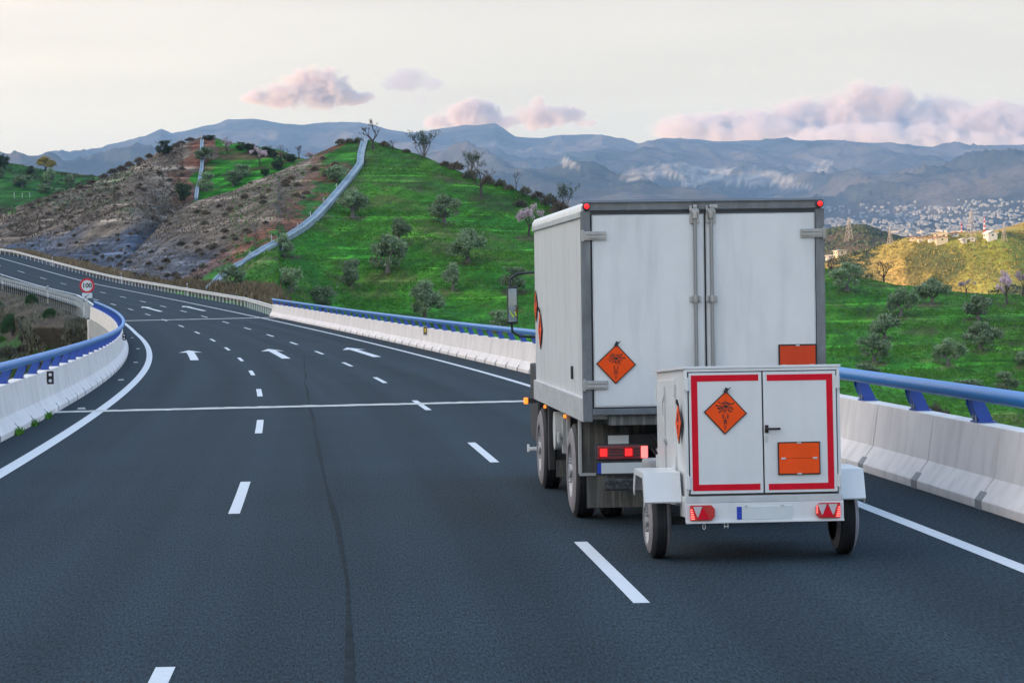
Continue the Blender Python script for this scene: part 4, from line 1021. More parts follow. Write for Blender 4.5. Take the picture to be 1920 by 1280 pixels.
# left side doors of the trailer
for (ya, yb) in ((.62, 1.22), (1.235, 1.86)):
    mb = PMB(); mb.box(-.006, .013, ya, yb, zb+.42, zt-.09); sdn = mb.build('side_door', M_twhite, trailer, bevel=.006)
    for zz in (zt-.2, zb+.52):
        mb = PMB(); ye = ya if ya < 1 else yb; mb.tube([(-.012, ye, zz-.06), (-.012, ye, zz+.06)], .012, 6); mb.build('door_hinge', M_twhite, sdn)
mb = PMB(); mb.box(-.035, -.005, 1.19, 1.26, zb+.70, zb+.76); mb.tube([(-.03, 1.2, zb+.73), (-.05, 1.12, zb+.73)], .01, 6); mb.tube([(-.016, 1.225, zb+.45), (-.016, 1.225, zt-.15)], .007, 6); mb.tube([(-.016, 1.225, zb+1.15), (-.02, 1.33, zb+1.08), (-.02, 1.33, zb+.95), (-.016, 1.225, zb+.88)], .006, 6); mb.build('side_latch', M_galv, trailer)
placard(trailer, PIT @ Matrix.Translation((-.012, .31, zb+.885)) @ Matrix.Rotation(R_(-90), 4, 'Z'), .185, [('1.1', -.17, .27), ('B', -.42, .25), ('1', -.68, .23)], 33)
# wheels, axle, mudguards, drawbar
Mtw = 1.985; xo = rx_(1206, 1000)*23.5/23.0-.02
for k in (0, 1):
    wc = -.185 if k == 0 else TWd+.135
    wheel(trailer, I4, (wc, .62, .335), .335, .20, .205, True, -1 if k == 0 else 1)
mb = MB(); mb.box(-.25, TWd+.05, .58, .66, .30, .38); mb.tube([(.2, .62, .34), (.2, .62, .5)], .03); mb.box(.15, .25, .2, 1.1, .38, .47); mb.box(TWd-.25, TWd-.15, .2, 1.1, .38, .47); mb.build('axle', M_dark, trailer)
for k in (0, 1):
    xa, xb = (-.345, -.015) if k == 0 else (TWd+.015, TWd+.255)
    prof = [(.20, .54), (.30, .80), (.94, .80), (1.05, .60)]
    mb = MB(); t_ = .014
    outer = [(a, b) for a, b in prof]; inner = [(a+(t_ if a < .62 else -t_), b-t_) for a, b in prof]
    mb.sweep([[Vector((x_, a, b)) for a, b in outer+inner[::-1]] for x_ in (xa, xb)])
    xs_ = xa if k == 0 else xb
    # side lip
    mb.sweep([[Vector((x_, a, b)) for a, b in outer+[(a+(.06 if a < .62 else -.06), b-.055) for a, b in prof][::-1]] for x_ in ((xs_-.006, xs_+.006))])
    mb.build('mudguard', M_twhite, trailer, bevel=.003)
mb = MB(); mb.box(TWd/2-.04, TWd/2+.04, TL-.1, TL+1.65, .42, .50); mb.tube([(.25, TL, .46), (TWd/2, TL+1.0, .46)], .03, 8); mb.tube([(TWd-.25, TL, .46), (TWd/2, TL+1.0, .46)], .03, 8); mb.build('drawbar', M_dark, trailer)
mb = MB(); mb.box(-.10, .12, TL+.03, TL+.45, .62, .80); mb.build('front_locker', M_rim, trailer, bevel=.03)


# ------------------------------------------------------------------ vegetation
def leaf_quads(mb, rnd, c, n, rad, size, asp=.45, upb=.3, flat=1.0, outc=None, mi=0):
    """n small leaf sprays filling a ball round c"""
    for _ in range(n):
        d = Vector((rnd.gauss(0, 1), rnd.gauss(0, 1), rnd.gauss(0, 1)*flat)); d.normalize(); r = rad*(rnd.random()**.45)
        p = c+Vector((d.x, d.y, d.z*flat))*r
        ax = (d*.7+Vector((rnd.uniform(-.6, .6), rnd.uniform(-.6, .6), rnd.uniform(-.4, .6)+upb))).normalized()
        sd_ = ax.cross(Vector((rnd.gauss(0, 1), rnd.gauss(0, 1), rnd.gauss(0, 1)))).normalized()
        L = size*rnd.uniform(.6, 1.35); w = L*asp*.5
        mb.add([p-ax*L*.5, p+sd_*w, p+ax*L*.5, p-sd_*w], [(0, 1, 2, 3)], mi)
def limb(mb, rnd, p, d, L, r, depth, tips, bend=.35, split=(2, 3), shrink=.68, mi=0, minr=.012):
    pts = [p.copy()]; rr = [r]; q = p.copy(); dd = d.copy(); n = 4
    for i in range(n):
        dd = (dd+Vector((rnd.uniform(-bend, bend), rnd.uniform(-bend, bend), rnd.uniform(-bend*.5, bend*.7)))).normalized()
        q = q+dd*L/n; pts.append(q.copy()); rr.append(max(minr, r*(1-.42*(i+1)/n)))
    mb.tube(pts, rr, 5 if r < .05 else 7, cap=False, mi=mi)
    if depth == 0: tips.append((q, dd)); return
    for k in range(rnd.randint(*split)):
        nd = (dd*.8+Vector((rnd.uniform(-1, 1), rnd.uniform(-1, 1), rnd.uniform(-.35, .75)))).normalized()
        limb(mb, rnd, q, nd, L*shrink*rnd.uniform(.8, 1.2), max(minr, r*.56), depth-1, tips, bend, split, shrink, mi, minr)
def proto_tree(kind, seed):
    """returns (trunk mesh, crown mesh); all are 1 unit = 1 m and about 4 m tall"""
    rnd = random.Random(seed); tk = MB(); cr_ = MB(); tips = []
    if kind == 'olive':
        lean = rnd.uniform(-.25, .25); h = rnd.uniform(.55, .95)
        p0 = Vector((0, 0, -.4)); p1 = Vector((lean*.5, rnd.uniform(-.1, .1), h))
        tk.tube([p0, (p0+p1)/2+Vector((rnd.uniform(-.08, .08), 0, 0)), p1], [.30, .21, .17], 8, cap=False)
        nl = rnd.randint(3, 5); a0 = rnd.random()*6
        for i in range(nl):
            a = a0+6.28*i/nl+rnd.uniform(-.3, .3); d = Vector((math.cos(a)*.8, math.sin(a)*.8, rnd.uniform(.55, 1.1))).normalized()
            limb(tk, rnd, p1, d, rnd.uniform(1.0, 1.35), .11, 1, tips, .3, (2, 3), .62)
        tips.append((p1+Vector((0, 0, 2.2)), Vector((0, 0, 1)))); tips.append((p1+Vector((.3, .2, 1.5)), Vector((0, 0, 1))))
        for (q, d) in tips:
            R0 = rnd.uniform(.55, .92)
            leaf_quads(cr_, rnd, q+d*.12, int(360*R0), R0, .27, .46, .35, .85)
            for _ in range(3): leaf_quads(cr_, rnd, q+Vector((rnd.uniform(-.5, .5), rnd.uniform(-.5, .5), rnd.uniform(-.35, .45))), 34, .28, .2, .42, .4)
        for _ in range(7):    # drooping skirt
            a = rnd.random()*6.28; q = Vector((math.cos(a)*rnd.uniform(.7, 1.6), math.sin(a)*rnd.uniform(.7, 1.6), rnd.uniform(.9, 1.7))); leaf_quads(cr_, rnd, q, 110, .48, .26, .46, -.2)
        for _ in range(26):   # stray shoots that break the outline
            q, d = rnd.choice(tips); e = q+Vector((rnd.uniform(-.7, .7), rnd.uniform(-.7, .7), rnd.uniform(.1, .9))); leaf_quads(cr_, rnd, e, 12, .16, .2, .35, .8)
    elif kind == 'bush':
        tk.tube([(0, 0, -.4), (.03, 0, .5), (.0, .05, 1.2)], [.2, .14, .06], 7, cap=False)
        for i in range(26):
            a = rnd.random()*6.28; r = rnd.random()**.5*1.15; z = rnd.uniform(.5, 3.1); w = math.sin(math.pi*min(1, max(0, (z-.1)/3.6)))**.6
            q = Vector((math.cos(a)*r*w, math.sin(a)*r*w, z)); leaf_quads(cr_, rnd, q, 110, .52, .27, .42, .6)
        for i in range(30):
            a = rnd.random()*6.28; q = Vector((math.cos(a)*rnd.uniform(.3, 1.3), math.sin(a)*rnd.uniform(.3, 1.3), rnd.uniform(1.6, 3.6))); leaf_quads(cr_, rnd, q, 9, .18, .24, .35, 1.2)
    elif kind in ('almond', 'bare'):
        lean = rnd.uniform(-.5, .5); h = rnd.uniform(.9, 1.3); p1 = Vector((lean, rnd.uniform(-.2, .2), h))
        tk.tube([Vector((0, 0, -.4)), Vector((lean*.15, 0, h*.4)), p1], [.24, .18, .15], 8, cap=False)
        nl = rnd.randint(3, 4); a0 = rnd.random()*6
        for i in range(nl):
            a = a0+6.28*i/nl; d = Vector((math.cos(a)*.85, math.sin(a)*.85, rnd.uniform(.6, 1.1))).normalized()
            limb(tk, rnd, p1, d, rnd.uniform(.95, 1.25), .10, 3, tips, .42, (2, 3), .66, minr=.022)
        for (q, d) in tips:
            if kind == 'almond': leaf_quads(cr_, rnd, q, 42, .34, .13, .8, .2)
            elif rnd.random() < .55: leaf_quads(cr_, rnd, q, 7, .22, .09, .6, .2)
    elif kind == 'feather':
        for i in range(9):
            a = rnd.random()*6.28; d = Vector((math.cos(a)*rnd.uniform(.15, .75), math.sin(a)*rnd.uniform(.15, .75), 1)).normalized()
            limb(tk, rnd, Vector((0, 0, -.3)), d, rnd.uniform(1.5, 2.3), .06, 1, tips, .16, (2, 3), .55, minr=.016)
        for (q, d) in tips:
            for k in range(3): leaf_quads(cr_, rnd, q+d*(.35-.35*k)+Vector((rnd.uniform(-.1, .1), 0, 0)), 15, .34-.03*k, .26, .22, .9)
    elif kind == 'dome':      # broom: dense dome of upright blades
        for i in range(5): tk.tube([(0, 0, -.3), (rnd.uniform(-.3, .3), rnd.uniform(-.3, .3), .6)], [.06, .03], 5, cap=False)
        for i in range(2300):
            a = rnd.random()*6.28; e = rnd.random()**.6*1.45; r = rnd.uniform(.80, 1.06)
            d = Vector((math.cos(a)*math.sin(e), math.sin(a)*math.sin(e), math.cos(e))); p = Vector((d.x*1.5, d.y*1.5, d.z*1.75+.15))*r
            ax = (d+Vector((0, 0, 1.0))).normalized(); sd_ = ax.cross(Vector((rnd.gauss(0, 1), rnd.gauss(0, 1), .1))).normalized(); L = rnd.uniform(.25, .5)
            cr_.add([p-ax*L*.5-sd_*.025, p-ax*L*.5+sd_*.025, p+ax*L*.5], [(0, 1, 2)])
    elif kind == 'scrub':     # low dry cushion
        tk.tube([(0, 0, -.2), (0, 0, .2)], [.05, .03], 5, cap=False)
        for i in range(300):
            a = rnd.random()*6.28; e = rnd.random()**.7*1.5; r = rnd.uniform(.5, 1.05)
            d = Vector((math.cos(a)*math.sin(e), math.sin(a)*math.sin(e), math.cos(e)*.62)); p = d*r
            ax = (d+Vector((rnd.uniform(-.4, .4), rnd.uniform(-.4, .4), rnd.uniform(.1, .8)))).normalized(); sd_ = ax.cross(Vector((rnd.gauss(0, 1), rnd.gauss(0, 1), .1))).normalized(); L = rnd.uniform(.2, .42)
            cr_.add([p-ax*L*.5, p+sd_*L*.2, p+ax*L*.5, p-sd_*L*.2], [(0, 1, 2, 3)])
    return tk, cr_
PROTO = {}
def make_proto(key, name, kind, seed, bark, leaf, crown_name='crown', trunk_name='trunk'):
    tk, cr_ = proto_tree(kind, seed)
    a = tk.mesh(trunk_name, True, fix=False); a.materials.append(bark); b = cr_.mesh(crown_name, False, fix=False); b.materials.append(leaf)
    PROTO[key] = (name, trunk_name, a, crown_name, b)
for i in range(5): make_proto('o%d' % i, 'olive_tree', 'olive', 11+i, M_woodl, M_leaf)
for i in range(2): make_proto('b%d' % i, 'olive_tree', 'bush', 31+i, M_woodl, M_leaf)
for i in range(2): make_proto('db%d' % i, 'evergreen_bush', 'bush', 41+i, M_wood, M_leafd)
for i in range(3): make_proto('a%d' % i, 'almond_tree', 'almond', 51+i, M_wood, M_blos, 'blossom')
for i in range(3): make_proto('n%d' % i, 'bare_tree', 'bare', 61+i, M_wood, M_dry, 'twigs')
for i in range(2): make_proto('f%d' % i, 'broom_shrub', 'feather', 71+i, M_woodl, M_leafd, 'foliage', 'stems')
for i in range(2): make_proto('d%d' % i, 'broom_bush', 'dome', 81+i, M_wood, M_broom, 'foliage', 'stems')
for i in range(3): make_proto('s%d' % i, 'dry_shrub', 'scrub', 91+i, M_wood, M_dry, 'foliage', 'stems')
for i in range(2): make_proto('g%d' % i, 'grey_shrub', 'scrub', 96+i, M_wood, M_dryg, 'foliage', 'stems')
make_proto('gt', 'golden_tree', 'olive', 15, M_wood, M_gold)
BASEH = {'o': 3.4, 'b': 3.9, 'db': 3.9, 'a': 3.7, 'n': 3.7, 'f': 3.4, 'd': 1.95, 's': .78, 'g': .78, 'gt': 3.55}
BASEW = {'o': 3.7, 'b': 2.9, 'db': 3.2, 'a': 4.2, 'n': 4.2, 'f': 4.0, 'd': 3.2, 's': 2.2, 'g': 2.2, 'gt': 4.2}
CATS = {'olive_tree': 'olive tree', 'evergreen_bush': 'bush', 'almond_tree': 'almond tree', 'bare_tree': 'bare tree', 'broom_shrub': 'shrub', 'broom_bush': 'bush', 'dry_shrub': 'shrub', 'grey_shrub': 'shrub', 'golden_tree': 'tree'}
vr = random.Random(99)
def plant(key, hill, px, py, wpx, hpx, label, group=None, sink=.0):
    name, tn, tm_, cn, cm = PROTO[key]
    p = hill.hit(px, py) if not isinstance(hill, Vector) else hill
    d = (p-EYEV).dot(fw); k = key.rstrip('0123456789'); sz = hpx*d/F_PX/BASEH[k]; sw = wpx*d/F_PX/BASEW[k]
    o = bpy.data.objects.new(name, None); COL.objects.link(o); o.location = p-Vector((0, 0, sink)); o.rotation_euler = (0, 0, vr.uniform(0, 6.28)); o.scale = (sw, sw, sz)
    tag(o, label, CATS[name], group)
    for n_, me_ in ((tn, tm_), (cn, cm)):
        c = bpy.data.objects.new(n_, me_); COL.objects.link(c); c.parent = o
    return o
GO = 'olive trees planted across the green hillside'
for row in [
 ('o0', 661, 407, 62, 50, 'rounded olive tree beside the drainage channel, high on the left of the green slope'),
 ('o3', 748, 455, 50, 43, 'small pale olive tree just above the widest leaning olive of the slope'),
 ('o1', 727, 510, 80, 66, 'wide leaning olive tree with lopsided crown in the middle of the green slope'),
 ('o2', 833, 419, 66, 51, 'topmost olive tree on the open green slope, below the flowering almond'),
 ('o4', 876, 492, 82, 62, 'spreading olive tree with two lobes and a clear trunk, left of the truck'),
 ('b0', 657, 537, 44, 56, 'upright egg-shaped olive bush low on the green slope'),
 ('b1', 545, 544, 50, 48, 'dense olive bush above the far end of the right parapet'),
 ('o3', 848, 544, 46, 47, 'compact pale olive tree between the two-lobed olive and the largest low one'),
 ('o2', 795, 600, 76, 70, 'largest olive tree of the slope, low down above the blue railing'),
 ('b0', 963, 547, 54, 51, 'dome-shaped olive tree just left of the truck mirror arm'),
 ('b1', 606, 584, 64, 54, 'shaggy olive bush peeping over the far blue railing'),
 ('b0', 938, 620, 50, 43, 'low olive bush partly behind the railing next to the truck mirror'),
 ('b1', 632, 340, 46, 34, 'dark round olive bush left of the channel near the hilltop'),
 ('o4', 533, 481, 38, 43, 'olive tree overhanging the drainage channel halfway down'),
 ('o1', 437, 539, 54, 40, 'low olive tree at the bottom of the drainage channel'),
 ('o1', 1588, 545, 68, 50, 'olive tree right beside the truck at the top of the right slope'),
 ('o3', 1689, 594, 54, 50, 'olive tree with a thin leaning trunk in the right slope\'s upper middle'),
 ('o0', 1747, 570, 60, 46, 'dark olive tree on the skyline of the right slope under a golden bush'),
 ('o2', 1834, 600, 62, 45, 'broad flat olive tree below the pink almonds at the right edge'),
 ('o4', 1658, 634, 62, 45, 'olive tree directly above the gnarled one nearest the trailer'),
 ('o1', 1638, 679, 68, 51, 'gnarled olive tree above the trailer\'s right corner'),
 ('o3', 1777, 687, 60, 48, 'olive tree in the centre of the right slope with a double crown'),
 ('o4', 1837, 655, 68, 52, 'umbrella-shaped olive tree on the right slope below the broad flat one'),
 ('b0', 1624, 708, 56, 30, 'low olive bush just above the blue rail beside the trailer'),
 ('b1', 1815, 734, 62, 26, 'flat ragged olive bush low on the right slope near the rail'),
 ('b0', 1886, 738, 48, 46, 'round pale olive bush near the right edge of the photo'),
 ('b1', 1921, 683, 40, 28, 'olive bush cut off by the right edge of the photo')]:
    plant(row[0], A, *row[1:5], row[5], GO)
for row in [
 ('a0', 991, 444, 54, 64, 'almond tree with white blossom right against the truck\'s top left corner'),
 ('n0', 902, 369, 64, 60, 'leaning dark almond tree with few blossoms on the crest path'),
 ('n1', 968, 346, 22, 40, 'small twisted dead tree standing alone on the crest'),
 ('n2', 699, 280, 54, 56, 'tall bare tree on the hilltop right of the channel\'s top'),
 ('n1', 739, 280, 30, 20, 'little bare tree beside the tall bare hilltop tree'),
 ('f0', 795, 294, 80, 52, 'feathery broad shrub on the crest between bare tree and almond'),
 ('f1', 882, 330, 66, 48, 'feathery dark shrub behind the leaning almond'),
 ('f0', 1060, 396, 56, 56, 'feathery shrub on the crest just above the truck roof'),
 ('n0', 1657, 522, 48, 54, 'black bare tree on the right skyline in front of the sunlit hill'),
 ('n2', 1558, 513, 50, 34, 'bare tree half hidden by the truck\'s right edge'),
 ('a1', 1888, 571, 48, 60, 'almond tree full of pink blossom near the right edge'),
 ('a2', 1918, 556, 40, 44, 'pink almond tree cut by the right edge'),
 ('a0', 1812, 545, 32, 26, 'small pinkish almond tree on the skyline between olive and blossom tree'),
 ('gt', 1752, 545, 46, 30, 'golden bush behind the dark skyline olive'),
 ('g0', 1754, 786, 56, 34, 'pale spiky shrub behind the rail post right of the trailer'),
 ('g1', 1654, 778, 62, 26, 'dull green shrub behind the parapet beside the trailer')]:
    plant(row[0], A, *row[1:5], row[5])
for k, (px, py, w, h) in enumerate([(640, 270, 26, 12), (655, 268, 22, 10), (672, 268, 24, 12), (720, 275, 24, 12), (762, 286, 20, 8), (855, 318, 34, 18), (880, 336, 36, 20), (915, 344, 30, 18), (938, 350, 30, 16), (955, 356, 24, 12), (985, 362, 28, 16), (1008, 372, 30, 16), (1030, 385, 40, 24), (1050, 400, 46, 26), (1082, 410, 44, 24), (1040, 420, 40, 26), (975, 388, 34, 16), (835, 312, 26, 12), (1105, 425, 40, 20)]):
    plant('s%d' % (k % 3) if k % 2 else 'g%d' % (k % 2), A, px, py, w, h, 'low rough shrub along the crest of the green hill', 'rough shrubs along the green hill crest')
for row in [
 ('db0', 308, 290, 40, 30, 'dark evergreen bush on the skyline of the brown cut'),
 ('o1', 383, 303, 38, 26, 'olive tree beside the pole strip near the left hilltop'),
 ('db1', 343, 378, 38, 42, 'tall dark bush at the bottom of the left strip'),
 ('b0', 386, 360, 36, 40, 'olive tree right of the bottom of the left strip'),
 ('b1', 436, 348, 40, 32, 'pale round olive bush lowest in the grassy hollow'),
 ('b0', 452, 334, 42, 28, 'olive bush right behind the pale round one'),
 ('a1', 427, 288, 28, 28, 'pinkish almond tree at the top of the left green patch'),
 ('a0', 487, 310, 34, 36, 'leaning almond tree with pale blossom in the left green patch'),
 ('n2', 526, 300, 34, 28, 'dark bent almond tree behind the brown crest'),
 ('n0', 561, 298, 28, 28, 'bare almond tree rising over the brown crest'),
 ('a2', 582, 292, 34, 20, 'reddish almond tree low behind the brown crest'),
 ('n1', 603, 284, 24, 26, 'thin bare tree farthest right behind the brown crest'),
 ('db0', 520, 318, 30, 28, 'dark bush in the hollow at the edge of the brown slope'),
 ('db1', 497, 330, 22, 16, 'small dark bush left of the hollow bush'),
 ('db1', 392, 262, 30, 10, 'flat dark bush on the very top of the left hill')]:
    plant(row[0], Bh, *row[1:5], row[5])
for k, (px, py, w, h) in enumerate([(452, 282, 26, 18), (468, 286, 28, 20), (478, 290, 22, 18), (500, 294, 30, 22), (512, 296, 22, 18), (540, 302, 26, 16), (548, 304, 22, 16)]):
    plant('db%d' % (k % 2), Bh, px, py, w, h, 'dark bush in the hedge behind the left green patch', 'hedge of dark bushes on the left hilltop')
for k, (px, py, w, h) in enumerate([(195, 333, 22, 10), (212, 326, 24, 12), (228, 320, 24, 12), (243, 312, 24, 12), (262, 305, 24, 12), (280, 296, 20, 10), (340, 268, 20, 8), (357, 264, 24, 8), (172, 345, 20, 10), (150, 354, 22, 9), (330, 276, 20, 9)]):
    plant('s%d' % (k % 3), Bh, px, py, w, h, 'reddish shrub along the skyline of the brown cut slope', 'shrubs along the brown slope skyline')
for row in [
 ('gt', 85, 320, 38, 28, 'orange sunlit tree on the far left green hill'),  # the low sun's orange is put into the gold leaf colour
 ('db0', 57, 327, 22, 18, 'small dark tree left of the orange tree'),
 ('o0', 94, 345, 26, 28, 'dark olive tree just below the orange tree'),
 ('o2', 131, 354, 26, 25, 'olive tree nearest the brown slope on the far left hill'),
 ('b1', 42, 351, 42, 26, 'wide dull olive bush in the middle of the far left hill'),
 ('b0', 82, 361, 30, 18, 'olive bush below the dark olive on the far left hill'),
 ('b1', 112, 365, 22, 14, 'smallest olive bush by the fence on the far left hill'),
 ('db1', 4, 318, 34, 32, 'tall dark tree at the left edge of the photo'),
 ('b0', 0, 334, 24, 22, 'olive bush under the tall dark tree at the left edge')]:
    plant(row[0], Ch, *row[1:5], row[5])
for row in [
 ('d0', 119, 598, 32, 20, 'round green broom bush nearest the guard rail end'),
 ('d1', 69, 571, 27, 20, 'dark round broom bush close to the guard rail delineator'),
 ('d0', 53, 628, 50, 40, 'largest green broom bush in the middle of the bank'),
 ('d1', 40, 581, 30, 16, 'flat green broom bush above the largest one'),
 ('d0', 16, 573, 25, 14, 'pale green broom bush near the left photo edge'),
 ('d1', 15, 628, 32, 16, 'dark green broom bush lowest at the left photo edge'),
 ('d0', 1, 581, 20, 16, 'green broom bush cut by the left photo edge'),
 ('g0', 22, 600, 30, 16, 'greyish brown shrub between the broom bushes'),
 ('g1', 92, 604, 26, 15, 'dry grey shrub right of the largest broom bush'),
 ('s0', 60, 660, 40, 16, 'brown shrub low on the bank above the blue railing'),
 ('g1', 82, 640, 34, 24, 'thin grey shrub right below the largest broom bush'),
 ('g0', 25, 668, 44, 24, 'grey shrub at the bottom left of the bank')]:
    plant(row[0], Dh, *row[1:5], row[5])
# dry shrubs scattered over both cut faces, each one its own thing
vr2 = random.Random(5); n = 0; tries = 0
while n < 150 and tries < 4000:
    tries += 1; px = vr2.uniform(5, 640); py = vr2.uniform(275, 535)
    sx = strip_x(py)
    if px > sx-40: continue
    if px < 400 and py < 262+abs(px-370)*.35: continue
    onA = py > lerp_tab(CR_A, px)[0]+4 and px > 240
    onB = (not onA) and px < 350 and py > lerp_tab(CR_B, px)[0]+4
    if not (onA or onB): continue
    H_ = A if onA else Bh; p = H_.hit(px, py)
    if py > 556 - (400-px)*.18: continue
    if noise.noise(Vector((p.x*.05, p.y*.05, 1))) < -.12 and vr2.random() < .8: continue
    r = vr2.uniform(9, 20)*(1.1 if onA else .8)
    plant('s%d' % vr2.randrange(3) if vr2.random() < .78 else 'g%d' % vr2.randrange(2), p, 0, 0, r, r*.48, 'low dry shrub on the stony cut slope beside the motorway', 'dry shrubs scattered over the cut slope'); n += 1

# grass tufts: ground cover nobody could count
def tufts(name, hill, N, box, mat_, hgt, accept, seed, blades=3, wid=.5, kind='stuff'):
    rnd = random.Random(seed); vs_ = []; fs = []; c = 0; t_ = 0
    while c < N and t_ < N*12:
        t_ += 1; px = rnd.uniform(box[0], box[1]); t = rnd.uniform(box[2], box[3]); p = hill.point(px, t)
        if not accept(p, px, t, rnd): continue
        h = hgt*rnd.uniform(.5, 1.4)
        for b_ in range(blades):
            a = rnd.random()*6.28; w = h*wid; q = p+Vector((rnd.uniform(-1, 1)*h, rnd.uniform(-1, 1)*h, -.05)); k = len(vs_)
            vs_ += [q+Vector((math.cos(a)*w, math.sin(a)*w, 0)), q-Vector((math.cos(a)*w, math.sin(a)*w, 0)), q+Vector((rnd.uniform(-.3, .3)*h, rnd.uniform(-.3, .3)*h, h))]; fs.append((k, k+1, k+2))
        c += 1
    me = bpy.data.meshes.new(name); me.from_pydata(vs_, [], fs); o = obj(name, me, None, mat_); tag(o, kind=kind); return o
M_grass = leafmat('grass_blades', (.025, .12, .010), (.095, .25, .02))
M_drygr = leafmat('dry_grass', (.10, .07, .04), (.30, .23, .13))
def proj_(p):
    r = p-EYEV; d = max(1, r.dot(fw)); return 960+F_PX*r.dot(rt)/d, 640-F_PX*r.dot(up)/d
def accA(p, px, t, rnd):
    x_, y_ = proj_(p)
    if y_ < 620 and x_ < strip_x(y_)+6 and px < 700: return rnd.random() < .06
    c = noise.noise(Vector((p.x*.03, p.y*.03, p.z*1.15))); c2 = noise.noise(Vector((p.x*.02, p.y*.02, 4)))
    return rnd.random() < .10+1.2*max(0, c-.05)+.25*max(0, c2)
g_ = tufts('grass', A, 62000, (430, 1990, .12, 1.0), M_grass, .18, accA, 3)
g_['label'] = 'short bright green grass tufts on the terraced hillside'
def accB(p, px, t, rnd): return 1
tufts('dry_grass', A, 9000, (150, 560, .07, .16), M_drygr, .45, lambda p, px, t, r: True, 4, 3, .16)
tufts('dry_ground_cover', Bh, 7000, (-100, 330, .05, .11), M_drygr, .40, lambda p, px, t, r: True, 6, 3, .2)
tufts('slope_litter', A, 5000, (60, 560, .12, .98), M_dry, .22, lambda p, px, t, r: proj_(p)[0] < strip_x(proj_(p)[1])-30 and (proj_(p)[1] < 440 or r.random() < .35), 7, 2, .5)
tufts('slope_scrub', Bh, 5000, (0, 345, .1, .98), M_dry, .30, lambda p, px, t, r: proj_(p)[1] < 430+noise.noise(p*.05)*40 or r.random() < .2, 8, 2, .5)
tufts('bank_grass', Dh, 15000, (-60, 190, .2, .975), M_dryg, .30, lambda p, px, t, r: noise.noise(p*.12) > -.1, 9, 3, .2)
tufts('bank_green_grass', Dh, 8000, (-60, 120, .3, .75), M_grass, .28, lambda p, px, t, r: noise.noise(p*.08+Vector((5, 0, 0))) > .02, 10, 3, .3)
tufts('sunlit_scrub', Eh, 7000, (1500, 2000, .25, .99), M_gold, .5, lambda p, px, t, r: noise.noise(Vector((p.x*.02, p.y*.02, 7))) > -.1, 11, 4, .55)
tufts('dark_scrub', Eh, 4500, (1500, 2000, .25, .99), M_leafd, .8, lambda p, px, t, r: noise.noise(Vector((p.x*.015, p.y*.015, 9))) > .05, 12, 4, .6)
tufts('terrace_scrub', Fh, 2500, (1500, 1800, .3, .99), M_leafd, 1.1, lambda p, px, t, r: True, 13, 4, .6)
tufts('hill_scrub', Ch, 1300, (-80, 260, .4, .99), M_leafd, .4, lambda p, px, t, r: noise.noise(p*.03) > -.1, 14, 4, .6)
# a weed or two at the foot of the left parapet
mb = MB(); rnd = random.Random(2)
for s_ in (47.2, 50.3, 53.4, 53.6, 47.4):
    for k in range(40):
        p = P(s_+rnd.uniform(-.35, .35), -4.34+rnd.uniform(-.02, .05)); a = rnd.random()*6.28; h = rnd.uniform(.05, .16); mb.add([p+Vector((math.cos(a)*.02, math.sin(a)*.02, 0)), p-Vector((math.cos(a)*.02, math.sin(a)*.02, 0)), p+Vector((rnd.uniform(-.06, .06), rnd.uniform(-.06, .06), h))], [(0, 1, 2)])
tag(obj('kerb_weeds', mb.mesh('kerb_weeds', fix=False), None, M_grass), kind='stuff')

# ------------------------------------------------------------------ channel, fence posts
def channel(hill, pts, w, label, name='drainage_channel'):
    P3 = []
    for (x0, y0), (x1, y1) in zip(pts, pts[1:]):
        for k in range(6): u = k/6; P3.append(hill.hit(x0+(x1-x0)*u, y0+(y1-y0)*u))
    P3.append(hill.hit(*pts[-1])); mb = MB(); secs = []
    for i, p in enumerate(P3):
        d = P3[min(i+1, len(P3)-1)]-P3[max(i-1, 0)]; d.z = 0; d.normalize(); n_ = Vector((d.y, -d.x, 0))
        z_ = max(0, 0)
        secs.append([p-n_*w+Vector((0, 0, -.8)), p-n_*w+Vector((0, 0, .42)), p-n_*(w-.12)+Vector((0, 0, .42)), p-n_*(w-.3)+Vector((0, 0, .22)), p+n_*(w-.3)+Vector((0, 0, .22)), p+n_*(w-.12)+Vector((0, 0, .42)), p+n_*w+Vector((0, 0, .42)), p+n_*w+Vector((0, 0, -.8))])
    mb.sweep(secs); o = mb.build(name, mat('channel_concrete', (.25, .31, .36), .8, noise_amt=.25, noise_scale=.6)); return tag(o, label, 'channel')
channel(A, STRIP, .50, 'pale concrete drainage channel climbing the green hill from the guard rail')
channel(Bh, [(367, 376), (370, 355), (375, 335), (378, 318), (379, 300), (378, 282), (379, 266)], .30, 'narrow pale drainage channel near the left hilltop')
